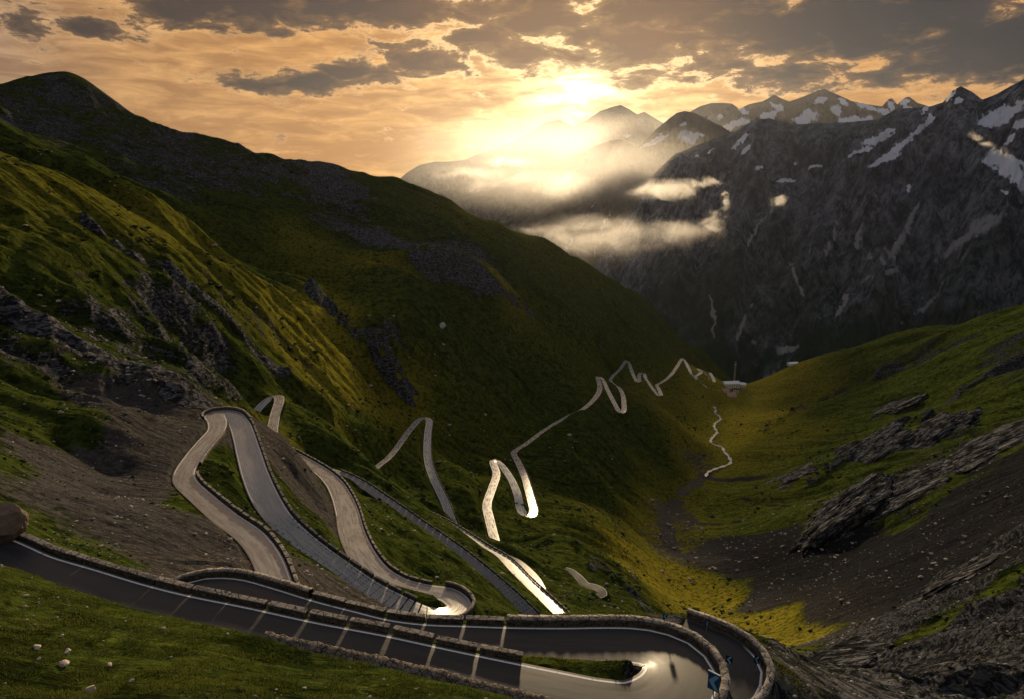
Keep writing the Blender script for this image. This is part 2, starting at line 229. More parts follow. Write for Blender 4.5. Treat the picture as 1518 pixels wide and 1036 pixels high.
# ---- cut the roads into the slope ----
def carve(lines):
    global Z
    lo=np.full(Z.shape,-1e9); hi=np.full(Z.shape,1e9); dn=np.full(Z.shape,1e9); zn=np.zeros(Z.shape); wn=np.ones(Z.shape)
    for l,R,sc,sf in lines:
        for x,y,z,w in l:
            r=math.hypot(x,y); a=math.atan2(x,y); da=R/r
            i0,i1=np.searchsorted(gaz,(a-da,a+da)); j0,j1=np.searchsorted(glr,(math.log(max(6,r-R)),math.log(r+R)))
            if i1<=i0 or j1<=j0: continue
            s=np.s_[i0:i1,j0:j1]; d=np.hypot(X[s]-x,Y[s]-y); e=np.maximum(0,d-w/2-.5); ok=d<R
            np.maximum(lo[s],np.where(ok,z-sf*e,-1e9),out=lo[s]); np.minimum(hi[s],np.where(ok,z+sc*e,1e9),out=hi[s])
            m=(d-w/2)<dn[s]
            dn[s]=np.where(m,d-w/2,dn[s]); zn[s]=np.where(m,z,zn[s]); wn[s]=np.where(m,w,wn[s])
    bad=lo>hi; z2=np.clip(Z,np.minimum(lo,hi),np.maximum(lo,hi)); z2=np.where(bad,np.where(dn<4,zn+np.clip(Z-zn,-1.3*np.maximum(dn,0),1.3*np.maximum(dn,0)),Z),z2)
    t=sstep(.25,1.0,dn); Z=np.where(dn<1.0,(zn-.10)*(1-t)+z2*t,z2)
    return dn
# hidden ends of the traced stretches still exist on the ground but are not carved where they overlap others
road_d=carve([(LINES[k],(14 if k in('main','low') else 26),(3.0 if k in('main','low') else 1.7),(2.2 if k in('main','low') else 1.5)) for k in LINES])
# ================= blender helpers =================
C=bpy.context.scene.collection
def grid_mesh(name,x,y,z,attrs=None):
    n0,n1=x.shape; me=bpy.data.meshes.new(name); co=np.stack([x,y,z],-1).reshape(-1,3).astype(np.float32)
    i=np.arange(n0*n1).reshape(n0,n1); f=np.stack([i[:-1,:-1],i[1:,:-1],i[1:,1:],i[:-1,1:]],-1).reshape(-1,4)
    return raw_mesh(me,co,f,attrs)
def raw_mesh(me,co,f,attrs=None):
    nf,k=f.shape; me.vertices.add(len(co)); me.vertices.foreach_set('co',np.ascontiguousarray(co,dtype=np.float32).ravel())
    me.loops.add(nf*k); me.loops.foreach_set('vertex_index',np.ascontiguousarray(f,dtype=np.int32).ravel())
    me.polygons.add(nf); me.polygons.foreach_set('loop_start',np.arange(0,nf*k,k,dtype=np.int32))
    me.polygons.foreach_set('use_smooth',np.ones(nf,dtype=bool)); me.update(calc_edges=True)
    for nm,v in (attrs or {}).items():
        if v.ndim==1: a=me.attributes.new(nm,'FLOAT','POINT'); a.data.foreach_set('value',v.astype(np.float32))
        else: a=me.attributes.new(nm,'FLOAT_COLOR','POINT'); a.data.foreach_set('color',np.c_[v,np.ones(len(v))].astype(np.float32).ravel())
    return me
def obj(name,me,mat=None,parent=None,loc=(0,0,0)):
    o=bpy.data.objects.new(name,me); C.objects.link(o); o.location=loc
    if mat and not me.materials: me.materials.append(mat)
    if parent: o.parent=parent
    return o
def tag(o,label=None,cat=None,group=None,kind=None):
    for k,v in (('label',label),('category',cat),('group',group),('kind',kind)):
        if v: o[k]=v
    return o
def empty(name,loc,rz=0):
    o=bpy.data.objects.new(name,None); C.objects.link(o); o.location=loc; o.rotation_euler=(0,0,rz); o.empty_display_size=.3; return o
class NT:
    def __init__(s,tree): s.t=tree; tree.nodes.clear()
    def n(s,ty,ins=None,**kw):
        nd=s.t.nodes.new(ty)
        for k,v in kw.items(): setattr(nd,k,v)
        for k,v in (ins or {}).items():
            sk=nd.inputs[k]
            if isinstance(v,bpy.types.NodeSocket): s.t.links.new(v,sk)
            else:
                if sk.type=='RGBA' and len(v)==3: v=(*v,1)
                sk.default_value=v
        return nd
    def m(s,op,a,b=0.,c=0.,clamp=False): return s.n('ShaderNodeMath',{0:a,1:b,2:c},operation=op,use_clamp=clamp).outputs[0]
    def vm(s,op,a,b=(0,0,0)): return s.n('ShaderNodeVectorMath',{0:a,1:b},operation=op).outputs[0]
    def dot(s,a,b): return s.n('ShaderNodeVectorMath',{0:a,1:b},operation='DOT_PRODUCT').outputs['Value']
    def mix(s,f,a,b,bt='MIX'):
        nd=s.n('ShaderNodeMix',data_type='RGBA',blend_type=bt); 
        for k,v in ((0,f),(6,a),(7,b)):
            if isinstance(v,bpy.types.NodeSocket): s.t.links.new(v,nd.inputs[k])
            else: nd.inputs[k].default_value=v if k==0 else ((*v,1) if len(v)==3 else v)
        return nd.outputs[2]
    def ss(s,a,b,x): return s.n('ShaderNodeMapRange',{0:x,1:a,2:b,3:0.,4:1.},interpolation_type='SMOOTHSTEP').outputs[0]
    def noise(s,vec,scale,detail=4.,rough=.55,dist=0.): return s.n('ShaderNodeTexNoise',{'Vector':vec,'Scale':scale,'Detail':detail,'Roughness':rough,'Distortion':dist}).outputs[0]
    def attr(s,nm): return s.n('ShaderNodeAttribute',attribute_name=nm)
    def bump(s,h,dist,strength=1.,nrm=None):
        d={'Height':h,'Distance':dist,'Strength':strength}
        if nrm is not None: d['Normal']=nrm
        return s.n('ShaderNodeBump',d).outputs[0]
    def out(s,sh,vol=None,world=False):
        o=s.n('ShaderNodeOutputWorld' if world else 'ShaderNodeOutputMaterial')
        if sh is not None: s.t.links.new(sh,o.inputs[0])
        if vol is not None: s.t.links.new(vol,o.inputs[1])
    def bsdf(s,col,rough=.9,nrm=None,spec=.3,metal=0.):
        d={'Base Color':col,'Roughness':rough,'Specular IOR Level':spec,'Metallic':metal}
        if nrm is not None: d['Normal']=nrm
        return s.n('ShaderNodeBsdfPrincipled',d).outputs[0]
def mat(name):
    m=bpy.data.materials.new(name); m.use_nodes=True; return m,NT(m.node_tree)
def simple(name,col,rough=.8,var=.25,scale=3.,bump=.01,spec=.04,metal=0.):
    m,t=mat(name); co=t.n('ShaderNodeTexCoord').outputs['Object']; n=t.noise(co,scale,5.)
    c=t.mix(n,tuple(v*(1-var) for v in col),tuple(min(1,v*(1+var)) for v in col))
    t.out(t.bsdf(c,rough,t.bump(n,bump),spec,metal)); return m
# ---------- materials ----------
def ground_material():
    m,t=mat('alpine_ground'); geo=t.n('ShaderNodeNewGeometry'); co=geo.outputs['Position']
    sep=t.n('ShaderNodeSeparateColor',{0:t.attr('cover').outputs['Color']}); sc,rk,ye=sep.outputs[0],sep.outputs[1],sep.outputs[2]
    nA=t.noise(co,.018,6.,.6); nB=t.noise(co,.11,7.,.62); nC=t.noise(co,.9,6.,.65); nD=t.noise(co,6.,4.,.65)
    nmix=t.m('ADD',t.m('MULTIPLY',nA,.35),t.m('ADD',t.m('MULTIPLY',nB,.35),t.m('MULTIPLY',nC,.3)))
    fl=t.attr('fall').outputs['Vector']; s1=t.noise(t.vm('MULTIPLY',fl,(.055,.009,0)),1.,6.,.62,.3); s2=t.noise(t.vm('MULTIPLY',fl,(.36,.06,0)),1.,6.,.62,.3); nmix=t.m('ADD',t.m('MULTIPLY',nmix,.5),t.m('ADD',t.m('MULTIPLY',s1,.28),t.m('MULTIPLY',s2,.22)))
    pat=t.ss(.42,.58,t.m('ADD',t.m('MULTIPLY',s2,.5),t.m('MULTIPLY',nB,.5))); pat2=t.ss(.40,.62,nC)
    g=t.mix(pat,(.016,.028,.006),(.050,.068,.012)); g=t.mix(t.m('MULTIPLY',pat2,.45),g,(.060,.068,.014)); g=t.mix(t.m('MULTIPLY',t.ss(.5,.66,nD),.35),g,(.012,.018,.004))
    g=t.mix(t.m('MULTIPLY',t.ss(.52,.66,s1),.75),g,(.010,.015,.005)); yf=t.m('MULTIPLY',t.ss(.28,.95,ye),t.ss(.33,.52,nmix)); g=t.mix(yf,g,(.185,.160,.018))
    nE=t.noise(co,.27,8.,.72); nF=t.noise(t.vm('ADD',co,(50.,20.,0.)),.55,7.,.72)
    g=t.mix(t.m('MULTIPLY',t.ss(.50,.56,nE),.8),g,t.mix(1.,g,(.30,.29,.34),'MULTIPLY')); g=t.mix(t.m('MULTIPLY',t.ss(.55,.62,nF),.6),g,t.mix(1.,g,(1.9,1.8,1.3),'MULTIPLY'))
    s=t.mix(pat2,(.028,.027,.025),(.066,.061,.055)); s=t.mix(t.m('MULTIPLY',t.ss(.52,.66,nD),.6),s,(.15,.12,.095)); s=t.mix(t.m('MULTIPLY',t.ss(.45,.62,nA),.5),s,(.055,.053,.055))
    s=t.mix(t.attr('slate_shade').outputs['Fac'],s,t.mix(1.,s,(.30,.34,.42),'MULTIPLY'))  # cooler stone on the right, darkened further to paint in that slope's shade
    w=t.n('ShaderNodeTexNoise',{'Vector':t.vm('MULTIPLY',co,(1.,1.,2.6)),'Scale':.35,'Detail':8.,'Roughness':.68,'Distortion':.8}).outputs[0]
    r=t.mix(t.ss(.43,.60,w),(.016,.017,.019),(.095,.096,.102)); r=t.mix(t.m('MULTIPLY',t.ss(.52,.64,t.m('ADD',t.m('MULTIPLY',nD,.5),t.m('MULTIPLY',w,.5))),.7),r,(.25,.24,.225))
    s=t.mix(t.m('MULTIPLY',t.ss(.52,.6,nE),.5),s,t.mix(1.,s,(.4,.4,.4),'MULTIPLY'))
    sf=t.ss(.55,.64,t.m('ADD',sc,t.m('MULTIPLY',t.m('SUBTRACT',nmix,.5),1.7)))
    slope=t.n('ShaderNodeSeparateXYZ',{0:geo.outputs['True Normal']}).outputs[2]
    rf=t.ss(.56,.65,t.m('ADD',t.m('ADD',rk,t.m('MULTIPLY',t.m('SUBTRACT',nmix,.5),2.2)),t.m('MULTIPLY',t.m('SUBTRACT',.72,slope),.55)))
    r=t.mix(t.attr('slate_shade').outputs['Fac'],r,t.mix(1.,r,(.55,.58,.64),'MULTIPLY')); c=t.mix(sf,g,s); c=t.mix(rf,c,r)
    h=t.m('ADD',t.m('MULTIPLY',nC,.6),t.m('MULTIPLY',nD,.16)); h=t.m('ADD',h,t.m('MULTIPLY',w,t.m('MULTIPLY_ADD',rf,2.2,.2)))
    b=t.bump(t.m('ADD',h,t.m('MULTIPLY',nE,.8)),1.1,.75); b=t.bump(t.m('ADD',nB,t.m('MULTIPLY',s2,1.2)),4.,.5,b)
    t.out(t.bsdf(c,.95,b,0.)); return m
def asphalt_material():
    m,t=mat('worn_asphalt'); co=t.n('ShaderNodeNewGeometry').outputs['Position']
    dl=t.attr('dl').outputs['Fac']; dr=t.attr('dr').outputs['Fac']; al=t.attr('al').outputs['Fac']; LL=t.attr('ll').outputs['Fac']; LRr=t.attr('lr').outputs['Fac']; lw=t.attr('lw').outputs['Fac']
    uv=t.n('ShaderNodeCombineXYZ',{0:dl,1:t.m('MULTIPLY',al,.08),2:0.}).outputs[0]
    st=t.noise(uv,1.6,6.,.6,.4); n1=t.noise(co,.22,5.,.6); n2=t.noise(co,9.,4.,.7)
    c=t.mix(t.ss(.35,.65,st),(.14,.139,.141),(.26,.255,.248)); c=t.mix(t.m('MULTIPLY',t.ss(.45,.62,n1),.5),c,(.23,.215,.20)); c=t.mix(t.m('MULTIPLY',n2,.25),c,(.02,.02,.02))
    c=t.mix(t.attr('sheen_cut').outputs['Fac'],c,t.mix(1.,c,(.18,.18,.19),'MULTIPLY'))  # near road's weaker sheen painted in as darker asphalt; other roads dulled against glints
    # cracks and tar patches
    vo=t.n('ShaderNodeTexVoronoi',{'Vector':co,'Scale':.35},feature='DISTANCE_TO_EDGE').outputs[0]
    c=t.mix(t.m('MULTIPLY',t.m('SUBTRACT',1.,t.ss(.0,.02,vo)),.25),c,(.012,.012,.012))
    wear=t.ss(.30,.42,t.noise(co,2.2,5.,.7))
    def line(d,on):
        a=t.m('SUBTRACT',d,t.m('MULTIPLY_ADD',lw,.5,.18)); return t.m('MULTIPLY',t.m('MULTIPLY',t.m('LESS_THAN',t.m('ABSOLUTE',a),t.m('MULTIPLY',lw,.5)),on),wear)
    lf=t.m('MAXIMUM',line(dl,LL),line(dr,LRr)); c=t.mix(lf,c,(.78,.77,.75))
    ro=t.m('MULTIPLY_ADD',t.ss(.3,.7,st),.14,.22); ro=t.m('ADD',ro,t.m('MULTIPLY',t.m('SUBTRACT',n1,.5),.2))
    ro=t.m('ADD',ro,t.m('MULTIPLY',t.attr('sheen_cut').outputs['Fac'],.16))
    edge=t.ss(.0,.35,t.m('ADD',t.m('MINIMUM',dl,dr),t.m('MULTIPLY',t.m('SUBTRACT',n2,.5),.3)))
    c=t.mix(edge,(.09,.078,.062),c)
    t.out(t.bsdf(c,ro,t.bump(n2,.006,.5),t.m('MULTIPLY_ADD',t.m('MINIMUM',t.attr('sheen_cut').outputs['Fac'],1.),-.68,.8))); return m
def masonry(name,base,dark,scale=2.6,lich=.4):
    m,t=mat(name); co=t.n('ShaderNodeNewGeometry').outputs['Position']; v=t.vm('MULTIPLY',co,(1.,1.,1.7)); v=t.vm('ADD',v,t.vm('MULTIPLY',t.n('ShaderNodeTexNoise',{'Vector':co,'Scale':3.}).outputs['Color'],(.25,.25,.25)))
    vo=t.n('ShaderNodeTexVoronoi',{'Vector':v,'Scale':scale},feature='DISTANCE_TO_EDGE').outputs[0]; vc=t.n('ShaderNodeTexVoronoi',{'Vector':v,'Scale':scale}).outputs['Color']
    k=t.n('ShaderNodeSeparateColor',{0:vc}).outputs[0]; n=t.noise(co,7.,6.,.65); j=t.ss(.01,.07,vo)
    c=t.mix(k,dark,base); c=t.mix(t.m('MULTIPLY',t.ss(.48,.64,n),lich),c,tuple(min(1,x*1.7) for x in base)); c=t.mix(j,tuple(x*.35 for x in dark),c)
    h=t.m('ADD',t.m('MULTIPLY',j,.6),t.m('MULTIPLY',n,.6)); t.out(t.bsdf(c,.92,t.bump(h,.05,.8),.03)); return m
def strata_material(name,a,b):
    m,t=mat(name); co=t.n('ShaderNodeTexCoord').outputs['Object']; n=t.noise(t.vm('MULTIPLY',co,(.07,.6,.6)),1.,9.,.72,1.2); n2=t.noise(co,.12,7.,.7)
    c=t.mix(t.ss(.47,.63,n),a,b); c=t.mix(t.m('MULTIPLY',t.ss(.46,.58,n2),.8),c,tuple(x*.45 for x in a)); t.out(t.bsdf(c,.85,t.bump(t.m('ADD',n,t.m('MULTIPLY',n2,.5)),6.,.9),0.)); return m
def mountain_material(name,lo,hi,green=(.03,.036,.012)):
    m,t=mat(name); co=t.n('ShaderNodeNewGeometry').outputs['Position']; at=t.attr('cover'); sep=t.n('ShaderNodeSeparateColor',{0:at.outputs['Color']})
    n1=t.noise(co,.004,9.,.66); n2=t.noise(t.vm('MULTIPLY',co,(1.,1.,.35)),.02,8.,.68); n3=t.noise(co,.0016,4.)
    c=t.mix(t.ss(.40,.62,t.m('ADD',t.m('MULTIPLY',n2,.6),t.m('MULTIPLY',t.noise(t.vm('MULTIPLY',co,(1.,1.,.4)),.07,6.,.7),.4))),lo,hi); c=t.mix(t.m('MULTIPLY',t.ss(.45,.6,n1),.5),c,tuple(x*.55 for x in lo))
    c=t.mix(t.m('MULTIPLY',sep.outputs[2],t.ss(.35,.6,t.m('ADD',n1,t.m('MULTIPLY',n3,.2)))),c,green)
    c=t.mix(t.m('MULTIPLY',t.ss(.25,.75,t.m('ADD',sep.outputs[1],t.m('MULTIPLY',t.m('SUBTRACT',n2,.5),1.1))),.9),c,(.24,.24,.25))
    sn=t.ss(.39,.61,t.m('ADD',sep.outputs[0],t.m('MULTIPLY',t.m('SUBTRACT',n2,.5),.5))); c=t.mix(sn,c,(.62,.64,.70))
    t.out(t.bsdf(c,.95,t.bump(t.m('ADD',n1,t.m('MULTIPLY',n2,.5)),30.,.45),0.)); return m
# ================= materials =================
M_GROUND=ground_material(); M_ASPH=asphalt_material()
M_WALL=masonry('parapet_masonry',(.115,.10,.085),(.04,.036,.032)); M_COPE=masonry('coping_stone',(.30,.265,.225),(.12,.105,.09),1.6,.5)
M_RUBBLE=masonry('rubble_stone',(.16,.135,.11),(.05,.044,.038),2.2,.6)
M_STONE=simple('pale_stone',(.42,.35,.29),.9,.4,6.,.03); M_BOULD=simple('boulder_rock',(.15,.11,.08),.95,.6,1.6,.25)
M_OUT=strata_material('outcrop_rock',(.020,.021,.024),(.30,.305,.325))
M_WHITE=simple('white_paint',(.78,.78,.76),.5,.06); M_BLUE=simple('sign_blue',(.16,.36,.62),.35,.08); M_DARK=simple('sign_black',(.02,.022,.028),.4,.1); M_STEEL=simple('galvanised_steel',(.35,.36,.37),.45,.12,5.,.002,.5,.8)
M_PLAST=simple('plaster_wall',(.62,.58,.52),.85,.1); M_ROOFW=simple('metal_roof_pale',(.70,.70,.70),.35,.08,2.,.01,.5); M_ROOFD=simple('dark_roof',(.09,.08,.08),.6,.2); M_ROOFR=simple('rusty_roof',(.36,.20,.15),.6,.2); M_GLASS=simple('window_glass',(.03,.035,.045),.12,.1,1.,0.,.6)
M_TRUNK=simple('bark',(.06,.045,.03),.9,.3); M_NEED=simple('spruce_needles',(.018,.028,.012),.9,.4,1.5)
# ================= ground =================
gm=grid_mesh('ground',X,Y,Z,{'cover':np.stack([scree,rock,yel],-1).reshape(-1,3),'fall':np.stack([FALLC,FALLA,0*FALLC],-1).reshape(-1,3),'slate_shade':(sstep(-20,60,dfl)*np.where((GR<70),0.,1.)*(1-.8*CHAN)).ravel()})
tag(obj('ground',gm,M_GROUND),kind='structure')
# a floor under everything, out of sight below the valley
fx,fy=np.meshgrid(np.linspace(-8900,13900,40),np.linspace(-250,20900,40),indexing='ij')
fz=-1060+40*fbm(fx/1500,fy/1500,3,8); tag(obj('terrain',grid_mesh('terrain',fx,fy,fz,{'cover':np.zeros((fx.size,3))}),M_GROUND),kind='structure')
# ================= roads =================
def near_s(l,px,py):
    d=(l[:,1]*CT-l[:,2]*ST); u=759+F*l[:,0]/d; v=518-F*(l[:,1]*ST+l[:,2]*CT)/d
    return int(np.argmin((u-px)**2+(v-py)**2))
def frame(l):
    t=np.gradient(l[:,:2],axis=0); t/=np.linalg.norm(t,axis=1)[:,None]; return t,np.stack([t[:,1],-t[:,0]],1)
def road(nm,key,lw,lline,rline):
    l=LINES[key]; t,rt=frame(l); K=9; f=np.linspace(-.5,.5,K); n=len(l)
    k=l[:,3]; crown=.03*(1-(2*f)**2)
    x=l[:,0,None]+rt[:,0,None]*f*k[:,None]; y=l[:,1,None]+rt[:,1,None]*f*k[:,None]; z=l[:,2,None]+crown[None]+.0*x
    s=np.r_[0,np.cumsum(np.hypot(*np.diff(l[:,:2],axis=0).T))]
    dl=(f[None]+.5)*k[:,None]; dr=(.5-f[None])*k[:,None]
    def on(rg):
        v=np.zeros(n)
        for a,b in rg or []:
            i=0 if a is None else near_s(l,*a); j=n-1 if b is None else near_s(l,*b); v[min(i,j):max(i,j)+1]=1
        return np.repeat(v[:,None],K,1)
    at={'dl':dl,'dr':dr,'al':np.repeat(s[:,None],K,1),'ll':on(lline),'lr':on(rline),'lw':np.full((n,K),lw),'sheen_cut':np.full((n,K),1. if key in ('main','low') else {'b':.45,'p':.9,'g':3.,'c':.6}.get(key,0.))}
    me=grid_mesh(nm,x,y,z,{a:v.ravel() for a,v in at.items()})
    return tag(obj(nm,me,M_ASPH),kind='structure')
ALL=[(None,None)]
road('road','main',.18,[(None,(905,954))],[((993,1028),None)])
road('road','low',.2,[((1095,975),None)],None)
road('road','a',.2,[((275,698),(322,624)),((322,620),(660,908)),((676,896),(640,880)),((516,760),(404,640)),((404,640),None)],[(None,(318,615)),((343,614),(392,735)),((663,908),None)])
road('road','b',.14,ALL,None); road('road','c',.16,ALL,ALL); road('road','d',.2,ALL,ALL); road('road','e',.22,ALL,ALL); road('road','f',.3,ALL,ALL)
road('road','p',.14,None,None); road('road','g',.16,ALL,None)
# ================= walls along the roads =================
def rough(me_bm,amp,scale,seed):
    from mathutils import noise as mn
    for v in me_bm.verts: v.co+=mn.noise_vector(v.co*scale+Vector((seed*7.3,seed*3.1,0)))*amp
def block_mesh(name,L,T,H,seed,cuts,amp):
    bm=bmesh.new(); bmesh.ops.create_cube(bm,size=1.); 
    for v in bm.verts: v.co=Vector((v.co.x*L,v.co.y*T,(v.co.z+.5)*H))
    bmesh.ops.bevel(bm,geom=bm.edges[:],offset=.04,segments=1,affect='EDGES')
    if cuts: bmesh.ops.subdivide_edges(bm,edges=[e for e in bm.edges if e.calc_length()>.25],cuts=cuts,use_grid_fill=True)
    rough(bm,amp,2.3,seed); me=bpy.data.meshes.new(name); bm.to_mesh(me); bm.free(); return me
NEARB=[(block_mesh('parapet_body',1.,.46,.86,s,5,.035),block_mesh('coping',1.03,.54,.12,s+9,4,.03)) for s in range(4)]
FARB=[block_mesh('parapet_block',1.,.5,.72,s+20,1,.04) for s in range(3)]
for b,c in NEARB: b.materials.append(M_WALL); c.materials.append(M_COPE)
for b in FARB: b.materials.append(M_WALL); b.materials.append(M_COPE); [setattr(p,'material_index',1) for p in b.polygons if p.normal.z>.6]
rr=random.Random(5); ORD=lambda n: f"{n}{'th' if 10<=n%100<=20 else {1:'st',2:'nd',3:'rd'}.get(n%10,'th')}"
def side_curve(key,side,off):
    l=LINES[key]; t,rt=frame(l); k=l[:,3]/2+off; return np.c_[l[:,:2]+side*rt*k[:,None],l[:,2]],t
def pxof(p): d=p[1]*CT-p[2]*ST; return 759+F*p[0]/d, 518-F*(p[1]*ST+p[2]*CT)/d
def near_block(p0,p1,label,group):
    c=(p0+p1)/2; d=p1-p0; L=float(np.hypot(d[0],d[1])); b,cp=NEARB[rr.randrange(4)]
    e=empty('parapet_block',(c[0],c[1],c[2]-.1),math.atan2(d[1],d[0])); e.rotation_euler[1]=-math.atan2(d[2],L)+rr.gauss(0,.008); e.rotation_euler[0]=rr.gauss(0,.025); e.scale=(L,rr.uniform(.93,1.08),rr.uniform(.54,.62))
    obj('body',b,None,e); k=obj('coping',cp,None,e); k.location=(0,0,.835); tag(e,label,'parapet block',group)
# blocks of the near road by their place along it
sc_,_=side_curve('main',-1,.38)
def at_px(cv,px,lo,hi):
    u=np.array([pxof(q)[0] for q in cv[lo:hi]]); i=int(np.argmin(abs(u-px))); i=max(1,min(i,len(u)-2))
    j=i+1 if (u[i+1]-u[i])*(px-u[i])>0 else i-1; f=np.clip((px-u[i])/(u[j]-u[i]+1e-9),0,1); return cv[lo+i]*(1-f)+cv[lo+j]*f
iA=near_s(LINES['main'],870,1042)
spans=[(-42,-4),(0,37.5),(41,79.5),(83,128),(133,181),(184,230),(235,283),(290,338.5),(343.5,393),(401,453),(462,513),(522,575),(585,640),(649,705),(713.5,772)]
for n,(a,b) in enumerate(spans):
    near_block(at_px(sc_,a-1.1,0,iA),at_px(sc_,b+1.1,0,iA),f'dark stone parapet block, {ORD(n+1)} from the left edge along the nearest road','blocks along the nearest road')
iB=near_s(LINES['main'],945,1040); sr_,_=side_curve('main',1,.38); nM=len(LINES['main'])
sp2=[(468,511),(517,569),(577,628),(636,685.5),(693.7,745.5)]
for n,(a,b) in enumerate(sp2):
    near_block(at_px(sr_,a-1.5,iB,nM),at_px(sr_,b+1.5,iB,nM),f'dark stone parapet block, {ORD(5-n)} left of the long hairpin wall on its straight','blocks beside the hairpin straight')
def wall(cv,label,H=.50,T=.5,seed=0,below=.6):
    """one long masonry wall following a curve, with its row of coping stones"""
    d=np.r_[0,np.cumsum(np.hypot(*np.diff(cv[:,:2],axis=0).T))]; n=max(8,int(d[-1]/.22)); u=np.linspace(0,d[-1],n); p=np.stack([np.interp(u,d,cv[:,k]) for k in range(3)],1)
    t,rt=frame(p)
    def sect(prof,nm,jit):
        m=len(prof); x=np.empty((n,m)); y=x.copy(); z=x.copy()
        for j,(o,h) in enumerate(prof):
            q=jit*perlin(u*1.7+j*3.3,u*0+j*1.7+seed,seed); q2=jit*perlin(u*2.3+j*5.1,u*0+j*2.9,seed+4)
            x[:,j]=p[:,0]+rt[:,0]*(o+q); y[:,j]=p[:,1]+rt[:,1]*(o+q); z[:,j]=p[:,2]+h+q2
        return grid_mesh(nm,x,y,z)
    w=T/2; e=empty('stone_wall',tuple(p[n//2])); inv=Vector(p[n//2])
    a=obj('masonry',sect([(w,-below),(w,0),(w,H*.5),(w,H),(-w,H),(-w,H*.5),(-w,0),(-w,-below)],'wall_masonry',.06),M_WALL,e)
    b=obj('coping',sect([(w+.05,H-.01),(w+.05,H+.05),(w+.03,H+.11),(0,H+.13),(-w-.03,H+.11),(-w-.05,H+.05),(-w-.05,H-.01)],'wall_coping',.07),M_COPE,e)
    for o in (a,b): o.location=-inv
    tag(e,label,'stone wall'); return e
i0=max(iB,near_s(LINES['main'],980,1024)-4)
def cut(cv,lo,hi,a,b):
    u=np.array([pxof(q)[0] for q in cv[lo:hi]]); return cv[lo:hi][(u>=min(a,b))&(u<=max(a,b))]
jS=near_s(LINES['main'],900,954)
w2=np.vstack([sr_[iB-4:jS],cut(sr_,jS,nM,751,2000)]); wall(w2,'long curved stone wall with pale coping round the outside of the nearest hairpin',seed=1)
w1=cut(sr_,jS,nM,228,464); wall(w1,'curved dark stone wall behind the nearest road below the gravel slope',seed=2)
lr_,_=side_curve('low',-1,.38); wall(lr_,'outer curved stone wall just below and right of the nearest hairpin',seed=3,H=.62)
def blocks(key,side,pa,pb,pitch,length,where,group,off=.38,H=1.,mx=99):
    cv,_=side_curve(key,side,off); i,j=sorted((near_s(LINES[key],*pa),near_s(LINES[key],*pb))); cv=cv[i:j+1]
    rev=near_s(LINES[key],*pa)>near_s(LINES[key],*pb); cv=cv[::-1] if rev else cv
    d=np.r_[0,np.cumsum(np.hypot(*np.diff(cv[:,:2],axis=0).T))]; s=pitch/2; n=1
    while s+length/2<d[-1] and n<=mx:
        a,b=[np.array([np.interp(s+o,d,cv[:,k]) for k in range(3)]) for o in (-length/2,length/2)]; c=(a+b)/2; v=b-a
        o=bpy.data.objects.new('parapet_block',FARB[rr.randrange(3)]); C.objects.link(o); o.location=(c[0],c[1],c[2]-.06); o.rotation_euler=(0,-math.atan2(v[2],np.hypot(v[0],v[1])),math.atan2(v[1],v[0])); o.scale=(length,1.,H*rr.uniform(.9,1.08))
        tag(o,f'small stone block, {ORD(n)} {where}','parapet block',group); s+=pitch; n+=1
blocks('a',1,(435,925),(275,698),2.9,2.5,'from the bottom along the leftmost bright road','blocks on the leftmost bright road')
blocks('a',-1,(327,611),(640,909),3.1,2.7,'from the top hairpin down the wide lane','blocks on the wide descending lane')
blocks('a',1,(628,876),(412,655),3.4,2.9,'up from the S bend behind the hairpin','blocks on the S bend road')
blocks('b',-1,(502,701),(815,940),3.4,2.9,'from the top of the straight lane without hairpins','blocks on the middle straight lane')
blocks('c',1,(837,915),(617,753),3.8,3.2,'from the bottom of the bright straight lane','blocks on the bright straight lane')
blocks('d',-1,(636,623),(667,764),4.2,3.4,'from the peaked hairpin down its right branch','blocks on the peaked hairpin')
blocks('e',1,(790,760),(764,675),4.6,3.6,'up from the small U bend','blocks above the small U bend',mx=24)
sa_,_=side_curve('a',1,.38)
hA=near_s(LINES['a'],630,908); hB=near_s(LINES['a'],640,880); wall(sa_[hA:hB],'curved stone wall round the S bend hairpin below the wide lane',seed=5,H=.85)
ha_,_=side_curve('a',-1,.4); a0=near_s(LINES['a'],318,615); wall(ha_[a0-2:near_s(LINES['a'],355,628)],'stone wall capping the hairpin at the top of the leftmost bright road',seed=6,H=.8,below=1.5)
rd_,_=side_curve('a',1,.42); wall(rd_[near_s(LINES['a'],280,690):near_s(LINES['a'],320,640)],'mossy stone retaining wall along the inside of the leftmost road bend',seed=7,H=.4,below=2.2)
# rubble bank under the nearest road's lower edge
lp=np.array([PZ(*q) for q in LIP if q[0]>=395]); tt=np.linspace(0,len(lp)-1,260); lp=np.stack([np.interp(tt,range(len(lp)),lp[:,k]) for k in range(3)],1)
prof=[(.25,-1.5),(.2,-.6),(.12,-.1),(-.1,.06),(-.5,.02),(-.9,-.18),(-1.25,-.5)]; t_,rt_=frame(lp); n=len(lp); uu=np.arange(n)*.12
qx=np.empty((n,7));qy=qx.copy();qz=qx.copy()
for j,(o,h) in enumerate(prof):
    q=.18*fbm(uu*1.3+j,uu*0+j*.9,3,33); qx[:,j]=lp[:,0]-rt_[:,0]*(o+q); qy[:,j]=lp[:,1]-rt_[:,1]*(o+q); qz[:,j]=lp[:,2]+h+.16*fbm(uu*1.9+j*2,uu*0+j*1.3,3,37)
tag(obj('rubble_bank',grid_mesh('rubble_bank',qx,qy,qz),M_RUBBLE),'low ragged bank of dark rubble along the lower edge of the nearest road','stone bank')
